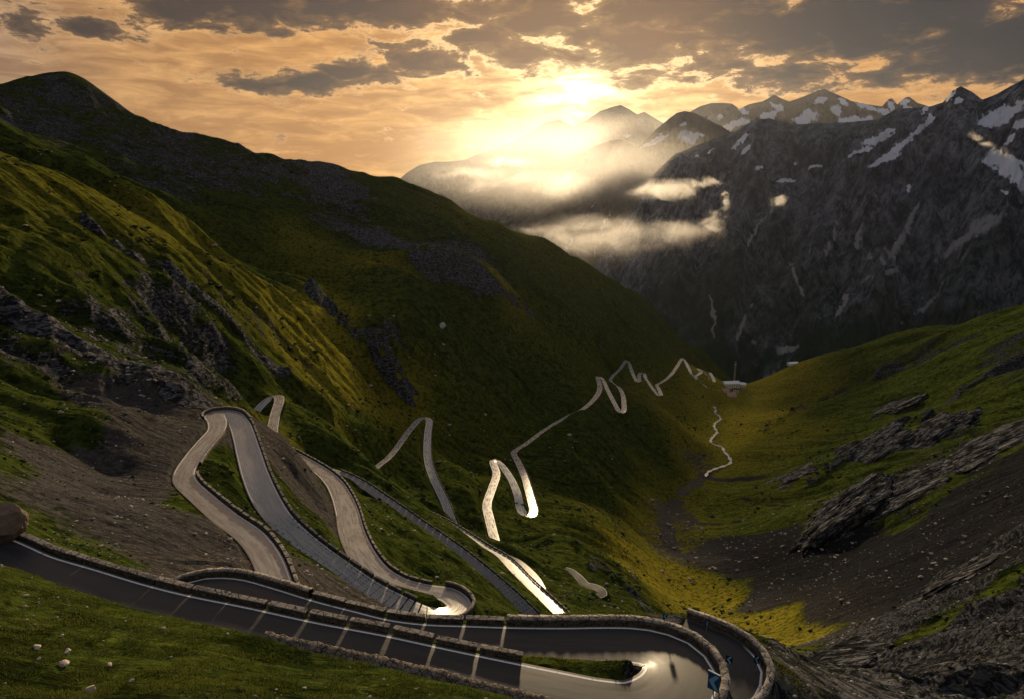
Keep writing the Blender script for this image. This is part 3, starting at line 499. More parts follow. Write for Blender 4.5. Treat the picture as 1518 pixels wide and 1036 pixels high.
# ================= rocks =================
def rock_mesh(name,sx,sy,sz,seed,sub=3,amp=.35,strat=0.):
    from mathutils import noise as mn
    pr=random.Random(seed); pl=[] if strat else [(Vector((pr.gauss(0,1),pr.gauss(0,1),pr.gauss(0,1))).normalized(),pr.uniform(.45,.8)) for _ in range(9)]
    bm=bmesh.new(); bmesh.ops.create_icosphere(bm,subdivisions=sub,radius=1.)
    for v in bm.verts:
        o=Vector((seed*5.7,seed*2.3,seed)); p=v.co.copy(); d=mn.fractal(p*1.1+o,1.,2.,5)*amp+abs(mn.noise(p*2.6+o))*amp*.5
        if strat: d+=strat*abs(mn.noise(Vector((p.x*1.2+p.z*3.,p.y*6+p.z*2,p.z))+o))
        v.co=p*(1+d)
        for nq,dq in pl: v.co-=nq*max(0,v.co.dot(nq)-dq)
        v.co=Vector((v.co.x*sx,v.co.y*sy,v.co.z*sz))
    me=bpy.data.meshes.new(name); bm.to_mesh(me); bm.free()
    for q in me.polygons: q.use_smooth=False
    return me
def rock_at(name,px,py,w,h,label,cat,m,seed,sink=.25,**k):
    p=hit(px,py)
    if p is None: print('MISS',label); return
    s=(p[1]*CT-p[2]*ST)/F; o=obj(name,rock_mesh(name,w*s/2,w*s/2*.8,h*s/2,seed,**k),m,loc=(p[0],p[1],p[2]+h*s*(.5-sink))); o.rotation_euler=(0,0,seed*1.3); return tag(o,label,cat)
b=rock_at('boulder',4,800,66,80,'large brown boulder cut by the left edge beside the nearest road','boulder',M_BOULD,3,sub=5,amp=.16); 
for px,py,w,h,lb,sd in [(133,1027,18,17,'upright pale stone at the bottom of the grassy bank',1),(95,987,22,9,'long flat pale stone in the grass above the upright one',2),(55,961,16,9,'pale wedge stone on the grassy bank nearest the left edge',4),(101,965,11,6,'small pale stone right of the wedge stone on the bank',5),(58,977,9,5,'small pale stone just below the wedge stone on the bank',6),(162,987,11,6,'pale split stone right of the long flat stone',7),(195,1010,9,5,'small tan stone in the grass right of the upright stone',8),(451,1021,9,6,'rounded tan stone under the rubble bank at the bottom',9),(37,899,7,4,'little pale stone under the road at the left edge',10),(753,969,9,4,'flat white stone on the grassy hairpin island',12)]:
    rock_at('rock',px,py,w,h,lb,'rock',M_STONE,sd,sub=3,amp=.3)
rock_at('boulder',656,487,13,12,'lone pale grey boulder on the green shoulder of the left mountain','boulder',simple('pale_grey_rock',(.30,.30,.31),.9,.3,.2,.2),14,sub=3)
rock_at('rock_outcrop',1240,764,170,100,'big grey layered rock outcrop on the right slope above the scree','rock outcrop',M_OUT,15,sink=.5,sub=6,amp=.34,strat=.2); LAYME=bpy.data.objects['rock_outcrop']
def lay(o,thin=.42):              # bed a rock into the slope: thin along the ground normal, long down the fall line
    x,y,z=o.location; e=4.; gx=(gz(x+e,y)-gz(x-e,y))/(2*e); gy=(gz(x,y+e)-gz(x,y-e))/(2*e); n=Vector((-gx,-gy,1)).normalized(); f=Vector((-gx,-gy,-(gx*gx+gy*gy))).normalized(); c=n.cross(f)
    o.rotation_euler=Matrix((f,c,n)).transposed().to_euler(); o.location=Vector((x,y,float(gz(x,y))))-n*.1*o.dimensions.z; o.scale=(1.1,1.2,thin)
for px,py,w,h,lb,sd in [(1292,672,110,40,'grey rock ribs in the grass above the biggest outcrop on the right slope',21),(1392,640,95,34,'pale grey rock band high on the right slope above the dark scree',22),(1352,728,120,40,'dark rock band right of the biggest outcrop along the scree edge',23),(1478,662,130,58,'broad dark crag at the right edge above the scree',24),(1412,858,130,46,'jagged black crag low on the right slope beneath the scree',25),(1182,704,70,22,'low grey rock rib left of and above the biggest outcrop',26),(1330,598,80,24,'thin grey slab in the grass on the upper right slope',27),(1240,980,120,40,'rough rock rib near the bottom right of the hairpin walls',28),(1390,985,150,50,'rough brown rock ribs in the bottom right corner',29)]:
    o=rock_at('rock_outcrop',px,py,w,h,lb,'rock outcrop',M_OUT,sd,sink=.5,sub=5,amp=.5,strat=.3)
    if o: lay(o)
lay(LAYME,.5)
def stones(n,seed):
    r=np.random.RandomState(seed); bm=bmesh.new(); bmesh.ops.create_icosphere(bm,subdivisions=1,radius=1.); bv=np.array([v.co[:] for v in bm.verts]); bf=np.array([[v.index for v in f.verts] for f in bm.faces]); bm.free()
    a=r.uniform(-AMAX*.93,AMAX*.93,n*6); l=r.uniform(math.log(28),math.log(700),n*6); x=np.sin(a)*np.exp(l); y=np.cos(a)*np.exp(l)
    pr=np.where(np.exp(l)<60,.22,.07)+np.clip(gmask(scree,x,y),0,1)**1.5+.25*np.clip(gmask(rock,x,y),0,1); cl_=perlin(x/12,y/12,77); pr*=sstep(-.25,.35,cl_)+.1
    ok=(gmask(road_d,x,y)>.9)&(r.rand(len(x))<pr); x,y=x[ok][:n],y[ok][:n]; z=gz(x,y); R=np.hypot(x,y); k=len(x)
    s=R*(.0005+.0010*r.pareto(3.0,k).clip(0,2.5)); V=bv[None]*(1+.35*r.uniform(-1,1,(k,len(bv),1)))*s[:,None,None]*np.stack([r.uniform(.8,1.6,k),r.uniform(.7,1.2,k),r.uniform(.4,.8,k)],1)[:,None]
    V=V+np.stack([x,y,z+s*.25],1)[:,None]; Fc=(bf[None]+(np.arange(k)*len(bv))[:,None,None]).reshape(-1,3)
    me=raw_mesh(bpy.data.meshes.new('scattered_stones'),V.reshape(-1,3),Fc); me.polygons.foreach_set('use_smooth',np.zeros(len(Fc),bool)); return me
tag(obj('scattered_stones',stones(9000,3),simple('slope_stone',(.33,.28,.235),.9,.55,.7,.02)),'pale stones scattered over the slopes','stones',kind='stuff')
def shrubs(n,seed):
    r=np.random.RandomState(seed); bm=bmesh.new(); bmesh.ops.create_icosphere(bm,subdivisions=1,radius=1.); bv=np.array([v.co[:] for v in bm.verts]); bf=np.array([[v.index for v in f.verts] for f in bm.faces]); bm.free()
    a=r.uniform(-AMAX*.93,AMAX*.93,n*5); l=r.uniform(math.log(70),math.log(1300),n*5); x=np.sin(a)*np.exp(l); y=np.cos(a)*np.exp(l)
    cl_=fbm(x/(.05*np.exp(l)+6),y/(.05*np.exp(l)+6),2,83); ok=(gmask(road_d,x,y)>1.5)&(cl_>-.05)&(r.rand(len(x))<np.clip(1.1-1.2*gmask(scree,x,y),.05,1)); x,y=x[ok][:n],y[ok][:n]; z=gz(x,y); R=np.hypot(x,y); k=len(x)
    s=np.minimum(R,650)*(.0007+.0011*r.pareto(2.8,k).clip(0,2.6)); V=bv[None]*(1+.45*r.uniform(-1,1,(k,len(bv),1)))*s[:,None,None]*np.stack([r.uniform(.8,1.7,k),r.uniform(.8,1.7,k),r.uniform(.45,.9,k)],1)[:,None]
    V=V+np.stack([x,y,z+s*.2],1)[:,None]; Fc=(bf[None]+(np.arange(k)*len(bv))[:,None,None]).reshape(-1,3); me=raw_mesh(bpy.data.meshes.new('shrubs'),V.reshape(-1,3),Fc); me.polygons.foreach_set('use_smooth',np.zeros(len(Fc),bool)); return me
tag(obj('shrubs',shrubs(15000,11),simple('dwarf_shrub',(.022,.032,.008),.95,.6,.8,.03)),'low dark shrubs and tussocks dotted over the slopes','shrubs',kind='stuff')
# ================= grass on the near banks =================
def grass(n,seed):
    r=np.random.RandomState(seed); a=r.uniform(-.80,.50,n*3); l=r.uniform(math.log(24),math.log(92),n*3); x=np.sin(a)*np.exp(l); y=np.cos(a)*np.exp(l)
    sc=gmask(scree,x,y); cl_=fbm(x/1.6,y/1.6,3,61); big=fbm(x/7,y/7,2,63); ok=(gmask(road_d,x,y)>.7)&(cl_>-.12)&(r.rand(len(x))<np.clip(1.05-1.5*sc,0.04,1)*np.where(np.hypot(x,y)>60,.35,1.)); x,y,cl_,big=[q[ok][:n] for q in (x,y,cl_,big)]; k=len(x); z=gz(x,y)
    h=(.10+.22*np.clip(cl_+.2,0,1)+.1*np.clip(big,0,1))*r.uniform(.6,1.3,k); th=r.uniform(0,6.28,k); lean=r.uniform(.2,.9,k)*h; w=r.uniform(.012,.03,k)
    b0=np.stack([x-np.cos(th)*w,y-np.sin(th)*w,z-.03],1); b1=np.stack([x+np.cos(th)*w,y+np.sin(th)*w,z-.03],1); ph=th+1.57+r.normal(0,.5,k); tp=np.stack([x+np.cos(ph)*lean+.05,y+np.sin(ph)*lean-.03,z+h],1)
    V=np.stack([b0,b1,tp],1).reshape(-1,3); me=raw_mesh(bpy.data.meshes.new('grass'),V,np.arange(3*k).reshape(-1,3),{'tint':np.repeat(np.clip(.5+.9*big+r.normal(0,.22,k),0,1),3)}); return me
mg,tg=mat('grass_blades'); cg=tg.mix(tg.attr('tint').outputs['Fac'],(.028,.046,.008),(.105,.115,.016))
tg.out(tg.n('ShaderNodeMixShader',{0:.35,1:tg.bsdf(cg,.7,None,.2),2:tg.n('ShaderNodeBsdfTranslucent',{'Color':cg}).outputs[0]}).outputs[0])
tag(obj('grass',grass(150000 if not DRAFT else 40000,5),mg),'short mountain grass on the near banks','grass',kind='stuff')
# ================= signs =================
def box(name,sx,sy,sz,m,parent,loc,rot=(0,0,0),bev=.01):
    bm=bmesh.new(); bmesh.ops.create_cube(bm,size=1.)
    for v in bm.verts: v.co=Vector((v.co.x*sx,v.co.y*sy,v.co.z*sz))
    if bev: bmesh.ops.bevel(bm,geom=bm.edges[:],offset=min(bev,min(sx,sy,sz)*.3),segments=1,affect='EDGES')
    me=bpy.data.meshes.new(name); bm.to_mesh(me); bm.free(); o=obj(name,me,m,parent,loc); o.rotation_euler=rot; return o
def prism(name,poly,th,m,parent,loc=(0,0,0)):
    bm=bmesh.new(); a=[bm.verts.new((x,-th/2,z)) for x,z in poly]; b=[bm.verts.new((x,th/2,z)) for x,z in poly]; n=len(poly)
    bm.faces.new(a); bm.faces.new(b[::-1])
    for i in range(n): bm.faces.new((a[i],b[i],b[(i+1)%n],a[(i+1)%n]))
    bmesh.ops.recalc_face_normals(bm,faces=bm.faces[:]); me=bpy.data.meshes.new(name); bm.to_mesh(me); bm.free(); return obj(name,me,m,parent,loc)
def chevron_sign(px,py,z,w,h,post,label,rz=0.,flip=1):
    p=PZ(px,py,z); e=empty('chevron_sign',(p[0],p[1],z-h/2-post),rz)
    box('post',.06,.06,post+h*.9,M_STEEL,e,(0,.05,(post+h*.9)/2)); box('board',w,.03,h,M_DARK,e,(0,0,post+h/2))
    a,b=w*.42,h*.42; s=flip; poly=[(-.8*a*s,0),(.25*a*s,b),(.95*a*s,b),(-.05*a*s,0),(.95*a*s,-b),(.25*a*s,-b)]
    if s<0: poly=poly[::-1]
    prism('chevron',poly,.02,M_BLUE,e,(0,-.026,post+h/2)); return tag(e,label,'chevron sign')
chevron_sign(986,912.5,-33.25,.42,.52,1.5,'blue chevron sign behind the top of the long hairpin wall',.3)
chevron_sign(1048,924,-37.1,.36,.46,1.2,'small blue chevron sign on the lower outer wall beside yellow grass',.2)
chevron_sign(1081,977,-33.2,.48,.62,1.5,'blue chevron sign on the hairpin wall between the two curves',-.5)
chevron_sign(1122,977,-37.2,.42,.72,1.2,'dark blue chevron sign outside the right end of the outer wall',-.7)
bg=PZ(1058,1010,-32.9); e=empty('chevron_sign',(bg[0],bg[1],bg[2]-1.9),-.75)
box('post',.08,.08,2.3,M_STEEL,e,(0,.07,1.15)); box('board',.85,.05,1.35,simple('sign_navy',(.025,.07,.16),.35,.1),e,(0,0,1.9)); box('frame',.89,.09,.07,M_WHITE,e,(0,0,2.61))
prism('chevron',[(-.36,.0),(.1,.55),(.38,.55),(.02,.0),(.38,-.55),(.1,-.55)],.02,M_BLUE,e,(0,-.037,1.9)); tag(e,'tall navy hairpin sign with a white top edge at the bottom curve','chevron sign')
def disc_sign(px,py,label):
    p=hit(px,py+6)
    if p is None: return
    e=empty('marker_sign',p); box('post',.05,.05,1.0,M_STEEL,e,(0,.03,.5)); bm=bmesh.new(); bmesh.ops.create_cone(bm,cap_ends=True,segments=20,radius1=.24,radius2=.24,depth=.03,matrix=Matrix.Rotation(math.pi/2,4,'X')); me=bpy.data.meshes.new('disc'); bm.to_mesh(me); bm.free(); obj('disc',me,M_BLUE,e,(0,0,1.0)); tag(e,label,'road sign')
disc_sign(336,846,'small round blue sign on the gravel slope left of the bright road'); disc_sign(699,880,'tiny blue marker behind the S bend hairpin wall')
# ================= village in the valley =================
def house(px,py,L,D,H,rh,rz,wm,rm,label,nw=5,fl=2,cat='building'):
    p=hit(px,py,900)
    if p is None: print('MISS',label); return
    e=empty('mountain_house',(p[0],p[1],p[2]-.6),rz); box('wall',L,D,H+.6,wm,e,(0,0,(H+.6)/2),bev=.05)
    prism('roof',[(-D/2-.7,H+.45),(D/2+.7,H+.45),(D/2+.7,H+.75),(0,H+rh+.9),(-D/2-.7,H+.75)],L+1.4,rm,e).rotation_euler=(0,0,math.pi/2)
    for f in range(fl):
        for i in range(nw):
            x=(-.5+(i+.5)/nw)*L
            for sy in (-1,1): box('window',.62*L/nw*.7,.12,1.35,M_GLASS,e,(x,sy*(D/2+.01),1.9+f*2.8),bev=0)
    box('door',1.3,.12,2.1,M_DARK,e,(L*.02+.9,-D/2-.02,1.6),bev=0); box('chimney',.8,.8,1.6,wm,e,(L*.25,D*.1,H+rh+.6)); return tag(e,label,cat)
house(1083,574,33,15,10,4,.12,M_PLAST,M_ROOFW,'large pale roofed hotel, biggest building of the hamlet on the valley floor',7,3)
house(1098,573,19,12,7,3,-.5,M_PLAST,M_ROOFW,'pale roofed house at the right end of the valley hamlet')
house(1074,580,14,10,4.5,2.2,.3,M_PLAST,M_ROOFR,'small reddish roofed house left of the big pale hotel',3,1)
house(1083,587,19,13,5,3,.25,M_PLAST,M_ROOFR,'low tan roofed house in front of the big pale hotel',4,1)
house(1091,580,11,8,5,2.3,-.3,M_PLAST,M_ROOFD,'dark roofed house between the hotel and the right hand house',3,1)
house(1175,541,20,10,5,2.2,.2,M_PLAST,M_ROOFW,'low white hut alone on the crest of the right green spur',4,1)
pm=hit(1088,570,900)
if pm is not None:
    e=empty('lattice_mast',pm); 
    for sx,sy in ((-1,-1),(1,-1),(1,1),(-1,1)): box('leg',.35,.35,52,M_STEEL,e,(sx*1.1,sy*1.1,26),bev=0)
    for k in range(13): box('brace',3.0,.2,.25,M_STEEL,e,(0,-1.1,2+k*4),(0,.9 if k%2 else -.9,0),bev=0)
    box('platform',4.2,4.2,.5,M_STEEL,e,(0,0,44),bev=0); tag(e,'tall thin lattice mast rising behind the valley hamlet','mast')
# ================= stream =================
sp=[hit(*q) for q in [(1058,603),(1061,608),(1060,613),(1066,617),(1068,622),(1060,628),(1059,634),(1063,641),(1058,647),(1054,652),(1055,657),(1070,663),(1073,669),(1080,677),(1083,686),(1073,691),(1062,695),(1050,700),(1046,707)]]
sp=[q for q in sp if q]; sl=catmull([q+(4.,) for q in sp],2.5); t_,rt_=frame(sl); n=len(sl); ww=3.4+1.6*np.sin(np.arange(n)*.9)+1.2*perlin(np.arange(n)*.3,np.zeros(n),4)
ff=np.linspace(-.5,.5,5); sx=sl[:,0,None]+rt_[:,0,None]*ff*ww[:,None]; sy=sl[:,1,None]+rt_[:,1,None]*ff*ww[:,None]; sz=np.maximum(gz(sx,sy).max(1),0*n+gz(sl[:,0],sl[:,1]))[:,None]+.6+0*sx
mw,tw=mat('stream_water'); tw.out(tw.bsdf((.25,.26,.27),.30,tw.bump(tw.noise(tw.n('ShaderNodeNewGeometry').outputs['Position'],.8,4.),.25,.7),.5)); tag(obj('stream',grid_mesh('stream',sx,sy,sz),mw),kind='structure')
# ================= far mountains =================
def proj(x,y,z): d=y*CT-z*ST; return 759+F*x/d, 518-F*(y*ST+z*CT)/d
def mountain(name,crest,footY,footz,nc,nr,A,K,seed,m,power=1.35,snow=(),scree_pl=(),green=None,snow_alt=None,jag=1.):
    cr=np.array(crest,float); px=np.linspace(cr[0,0],cr[-1,0],nc); py=np.interp(px,cr[:,0],cr[:,1]); Yc=np.interp(px,cr[:,0],cr[:,2])
    a,b,c=ray(px,py); xc=a/b*Yc; zc=c/b*Yc; az=np.arctan2(xc,Yc); rc=np.hypot(xc,Yc); rf=np.interp(px,[q[0] for q in footY],[q[1] for q in footY]) if not np.isscalar(footY) else np.full(nc,footY)
    nb=nr//6; t=np.r_[np.linspace(-.3,0,nb,endpoint=False),np.linspace(0,1,nr)**1.0][None]; tp=np.clip(t,0,1); tb=np.clip(-t,0,1)
    R=rc[:,None]+(rf-rc)[:,None]*t; h=1-(1-tp)**power; z=zc[:,None]+(footz-zc)[:,None]*h-tb*900
    x=np.sin(az)[:,None]*R; y=np.cos(az)[:,None]*R; hm=(zc.max()-footz)
    D=np.zeros_like(z); wv=.12*fbm(x/900,y/900,3,seed+9)
    for k in range(9):
        f=K*1.75**k; amp=A*.62**k; 
        nn=.26-np.abs(perlin((az[:,None]+wv*.12)*f+t*.45*(k<4),t*f*.11+wv*2+k*.7,seed+k)); iso=.24-np.abs(perlin(x*f/4200.,y*f/4200.,seed+k+20))
        msk=sstep(0,.30/(1+.45*k),tp)*(1-.35*tp)
        D+=amp*hm*(1.1*nn+.55*iso)*msk
    cj=sum(.0011*jag*hm*.6**k*perlin(px/(26*.5**k),px*0+k,seed+40+k) for k in range(4)); z=z+D+cj[:,None]*(1-sstep(0,.1,tp))
    u,v=proj(x,y,z); ru,rv=u.copy(),v.copy(); u=u+7*fbm(ru/22,rv/22,4,seed+70)+3.5*perlin(ru/4.,rv/4.,seed+75); v=v+5*fbm(ru/20,rv/20,4,seed+71)+2.5*perlin(ru/4.,rv/4.,seed+76); S=np.zeros_like(z); G=np.zeros_like(z)
    for q in snow:
        bx,by,L,Wd,an,val=q if len(q)==6 else (*q,1.15); L*=1.15; Wd=Wd*1.1+.2; an=math.radians(an); du=(u-bx)*math.cos(an)+(v-by)*math.sin(an); dv=-(u-bx)*math.sin(an)+(v-by)*math.cos(an)
        S=np.maximum(S,val*np.exp(-(du/L)**2*1.1-(dv/Wd)**2*1.1)*(.9+.55*fbm(ru/9,rv/9,3,seed+72)))
    for pl,w0,w1 in scree_pl:
        for i in range(len(pl)-1):
            (x0,y0),(x1,y1)=pl[i],pl[i+1]; dx,dy=x1-x0,y1-y0; tt=np.clip(((u-x0)*dx+(v-y0)*dy)/(dx*dx+dy*dy),0,1); ww=w0+(w1-w0)*(i+tt)/(len(pl)-1); G=np.maximum(G,np.exp(-(np.hypot(u-x0-tt*dx,v-y0-tt*dy)/ww)**2))
    G*=np.clip(.7+1.5*fbm(x/120,y/120,3,seed+61)+.8*perlin(x/25,z/60,seed+62),0,1)
    if snow_alt: S=np.maximum(S,.85*sstep(snow_alt[0],snow_alt[1],z+150*fbm(x/300,y/300,3,seed+60)))
    gr=sstep(.25,.8,tp+0*z) if green is None else np.full_like(z,green)
    vv=np.stack([S,G,gr],-1).reshape(-1,3); return tag(obj(name,grid_mesh(name,x,y,z,{'cover':vv}),m),kind='structure')
q=.5 if DRAFT else 1.
M_MASS=mountain_material('massif_rock',(.020,.027,.040),(.17,.185,.215),(.016,.030,.018)); M_FAR=mountain_material('far_rock',(.06,.05,.045),(.13,.11,.10),(.05,.05,.03))
SN=[(1100,208,14,4,-35),(1107,222,12,3.5,-40),(1090,216,8,2.5,-35),(1124,250,6,4,-30),(1165,268,16,2.5,-8),(1208,250,12,2.5,-15),(1180,243,5,2,-30),(1300,208,26,5,-18),(1312,198,16,5,-30),(1310,238,28,5,-25),(1325,224,28,4,-38),(1360,195,36,3.2,-40),(1340,215,22,3,-32),(1372,165,9,4,-35),(1376,178,12,3,-60),(1280,222,14,3,-20),(1262,230,6,2.5,-25),(1346,280,6,3.5,90),(1488,170,22,14,-20),(1468,178,16,14,-10),(1508,160,18,8,-30),(1512,185,12,6,-35),(1500,205,14,4,-40),(1495,245,26,18,20),(1474,235,12,20,70),(1508,264,12,10,0),(1490,285,5,4,0),(1516,275,8,9,0),(1412,143,10,4,-45),(1420,150,8,4,-60),(1055,225,6,2,-40),(1035,232,5,2,-30)]
SCP=[([(1530,285),(1470,325),(1425,358),(1385,388),(1366,400)],15,2.5),([(1190,330),(1196,350),(1202,375)],3,1),([(1240,330),(1236,352),(1225,380)],4,3),([(1275,335),(1270,360),(1290,385)],6,5),([(1360,300),(1345,345),(1310,385)],5,10),([(1150,300),(1120,345),(1095,385)],2.5,2),([(1160,360),(1175,400),(1190,440)],2,3),([(1120,510),(1160,520),(1185,515)],8,5),([(1040,420),(1055,450),(1060,500)],1.5,2.5),([(1130,430),(1100,480),(1085,520)],2,3),([(1330,400),(1260,425),(1240,470)],6,3),([(1400,420),(1380,450),(1340,480)],3,3)]
mountain('mountain',[(820,470,4600),(870,420,4700),(910,350,4800),(945,300,4850),(970,258,4900),(1000,229,4900),(1040,213,4800),(1090,195,4700),(1118,178,4600),(1140,176,4600),(1175,185,4500),(1200,184,4400),(1250,182,4200),(1300,178,4000),(1330,162,3900),(1380,158,3800),(1398,152,3750),(1412,135,3700),(1424,128,3700),(1440,136,3650),(1456,148,3600),(1475,141,3550),(1495,130,3500),(1518,118,3450),(1570,90,3300),(1680,70,3000),(1900,60,2600)],[(820,2900),(1000,2500),(1300,2150),(1900,1950)],-1000,int(900*q),int(620*q),.23,9.,11,M_MASS,1.25,SN,SCP)
mountain('mountain',[(560,330,8300),(640,300,8100),(740,278,7900),(790,262,7800),(840,240,7700),(880,218,7600),(905,209,7500),(920,207,7500),(938,214,7500),(960,226,7500),(990,243,7500),(1040,275,7500),(1110,330,7500)],4600,-1000,int(420*q),int(320*q),.12,16.,31,mountain_material('middle_peak_rock',(.045,.042,.038),(.09,.082,.075)),1.15,(),[([(866,320),(850,350),(838,370)],2.,2.),([(880,300),(860,340),(845,360)],1.2,1.),([(905,310),(890,350),(880,380)],1.2,1.)])
FSN=[(1020,203,14,10,10),(1010,185,6,3,-30),(975,208,18,5,-25),(960,214,8,3,-30),(1040,200,8,3,20),(930,200,6,2,0)]
mountain('mountain',[(480,330,17150),(560,290,16975),(590,268,16800),(605,255,16800),(622,245,16800),(645,240,16625),(668,240,16625),(690,237,16450),(705,230,16450),(740,219,16275),(765,208,16275),(790,194,16100),(803,185,16100),(815,180,16100),(830,178,16100),(842,184,16100),(850,188,16100),(870,178,15925),(890,165,15750),(908,159,15750),(920,156,15750),(932,162,15750),(945,170,15750),(955,166,15750),(968,174,15750),(985,184,15575),(1030,215,15400),(1080,250,15400)],11900,-1000,int(500*q),int(260*q),.10,26.,51,M_FAR,1.2,FSN[4:])
mountain('mountain',[(900,260,8000),(940,225,7950),(975,190,7900),(990,178,7900),(1003,168,7900),(1015,165,7900),(1030,168,7900),(1050,178,7900),(1072,189,7900),(1110,215,7900),(1180,250,7900)],6000,-1000,int(260*q),int(240*q),.13,30.,71,M_FAR,1.15,FSN)
RSN=[(1095,182,16,6,-15),(1080,190,8,4,0),(1100,163,10,5,25),(1150,158,12,5,30),(1140,172,16,6,-20),(1200,172,14,10,10),(1215,150,6,9,80),(1190,180,16,6,0),(1240,165,10,8,30),(1250,152,10,3,25),(1285,160,20,4,25),(1280,178,16,5,0),(1310,165,12,6,10),(1322,158,8,7,30),(1340,152,6,5,40),(1350,162,10,3,20),(1260,178,16,6,-10),(1065,175,6,5,10)]
mountain('mountain',[(960,200,18880),(1000,178,18720),(1020,168,18560),(1038,158,18400),(1055,153,18400),(1072,153,18400),(1085,154,18240),(1096,162,18240),(1110,155,18240),(1130,151,18240),(1148,141,18080),(1158,146,18080),(1170,151,18080),(1185,146,17920),(1200,140,17920),(1212,135,17920),(1222,132,17920),(1240,140,17760),(1262,150,17600),(1290,156,17600),(1308,158,17600),(1316,148,17600),(1322,146,17600),(1330,155,17600),(1342,145,17600),(1348,144,17600),(1360,153,17600),(1400,165,17600),(1480,175,17440),(1600,170,17280)],13760,-1000,int(520*q),int(220*q),.11,34.,91,M_FAR,1.2,RSN,jag=1.5)
# ================= haze and mist =================
def box_obj(name,x0,x1,y0,y1,z0,z1,m):
    v=[(x,y,z) for x in (x0,x1) for y in (y0,y1) for z in (z0,z1)]; f=[(0,1,3,2),(4,6,7,5),(0,4,5,1),(2,3,7,6),(0,2,6,4),(1,5,7,3)]
    me=bpy.data.meshes.new(name); me.from_pydata(v,[],f); return obj(name,me,m)
HAZE_D=1.8e-6
mh,th=mat('valley_air'); th.out(None,th.n('ShaderNodeVolumePrincipled',{'Color':(.86,.90,1.),'Density':HAZE_D,'Anisotropy':.70}).outputs[0])
tag(box_obj('haze',-9000,14000,-300,21000,-1150,2500,mh),kind='stuff')
def mist(name,px,py,Yd,sx,sy,sz,dens,ns,seed,label,th0=.46,th1=.62,tilt=0.,stretch=(1,1,1.6),col=(1,.97,.94),edge=.12):
    p=P(px,py,Yd); bm=bmesh.new(); bmesh.ops.create_icosphere(bm,subdivisions=3,radius=1.); me=bpy.data.meshes.new(name); bm.to_mesh(me); bm.free()
    m,t=mat('mist_'+str(seed)); co=t.n('ShaderNodeTexCoord').outputs['Object']; k=t.vm('ADD',t.vm('MULTIPLY',co,tuple(s*q for s,q in zip((sx/ns,sy/ns,sz/ns),stretch))),(seed*3.1,seed*1.7,seed))
    nz=t.n('ShaderNodeTexNoise',{'Vector':k,'Scale':1.,'Detail':7.,'Roughness':.66,'Distortion':.9}).outputs[0]
    r=t.n('ShaderNodeVectorMath',{0:co},operation='LENGTH').outputs['Value']; fall=t.m('SUBTRACT',1.,t.ss(edge,1.,r))
    d=t.ss(th0,th1,t.m('SUBTRACT',t.m('ADD',nz,t.m('MULTIPLY',fall,.3)),.24)); d=t.m('MULTIPLY',t.m('MULTIPLY',d,fall),dens)
    t.out(None,t.n('ShaderNodeVolumePrincipled',{'Color':col,'Density':d,'Anisotropy':.58}).outputs[0])
    o=obj(name,me,m,loc=p); o.scale=(sx,sy,sz); o.rotation_euler=(0,tilt,0); return tag(o,label,'mist',kind='stuff')

mist('mist',800,276,3400,950,520,150,.0055,300,1,'golden fog bank filling the side valley below the middle peak',.47,.72)
mist('mist',690,258,3300,380,360,75,.0055,170,2,'bright fog tongue behind the green ridge under the far range',.47,.70)
mist('mist',985,284,3300,430,320,110,.006,170,3,'fog bank thinning out towards the dark mountain',.48,.70)
mist('mist',890,350,2800,640,420,170,.0055,190,4,'low fog hanging in the side valley behind the green ridge',.43,.74)
mist('mist',1000,345,2700,330,260,105,.0045,150,5,'thin grey fog on the flank of the dark mountain',.44,.74)
mist('mist',1056,328,2500,105,80,84,.013,60,6,'small glowing cloud puff on the dark mountain face',.46,.74)
mist('mist',1076,296,2500,40,40,84,.012,38,7,'thin rising wisp above the glowing cloud puff',.47,.66)
mist('mist',1154,297,2500,78,60,70,.015,42,8,'little ragged orange cloud alone on the dark face',.49,.74)
mist('mist',1464,214,2400,190,60,34,.014,60,9,'pink cloud streamer across the snowy right hand peak',.46,.66,.5)
mist('mist',760,240,3600,420,300,60,.006,160,10,'thin bright fog strip along the foot of the far range',.48,.70)
mist('mist',1040,272,3000,170,150,55,.007,95,11,'ragged fog fragment at the end of the upper bank',.48,.70)
mist('mist',830,250,5000,1500,700,420,.0009,900,21,'thin glowing haze filling the side valley below the middle peak',.1,.5,edge=0.)
mist('mist',850,205,9500,3000,900,520,.00042,1200,22,'thin golden haze between the middle peak and the far range',.1,.5,edge=0.)
mist('mist',880,370,3000,480,420,260,.0002,500,23,'faint warm veil of haze in front of the dark mountain foot',.2,.6,edge=0.)
# ================= sun and sky =================
SAZ,SEL=math.radians(5.6),math.radians(8.8)
GD=Vector(ray(862,140)).normalized()
SD=Vector((math.sin(SAZ)*math.cos(SEL),math.cos(SAZ)*math.cos(SEL),math.sin(SEL)))
sun=bpy.data.lights.new('sun','SUN'); sun.energy=SUN_E; sun.angle=math.radians(2.5); sun.color=(1.,.76,.46)
so=bpy.data.objects.new('sun',sun); C.objects.link(so); so.rotation_euler=SD.to_track_quat('Z','Y').to_euler(); so.location=SD*300
w=bpy.data.worlds.new('World'); bpy.context.scene.world=w; w.use_nodes=True; t=NT(w.node_tree)
D=t.n('ShaderNodeTexCoord').outputs['Generated']; sx_=t.n('ShaderNodeSeparateXYZ',{0:D}); dx,dy,dz=sx_.outputs
AZ=t.m('MULTIPLY',t.m('ARCTAN2',dx,dy),57.2958); EL=t.m('MULTIPLY',t.m('ARCSINE',dz),57.2958)
ang=t.m('MULTIPLY',t.m('ARCCOSINE',t.m('MINIMUM',t.dot(D,tuple(GD)),.99999)),57.2958)
def ae(px,py): a,b,c=ray(px,py); return math.degrees(math.atan2(a,b)),math.degrees(math.atan2(c,math.hypot(a,b)))
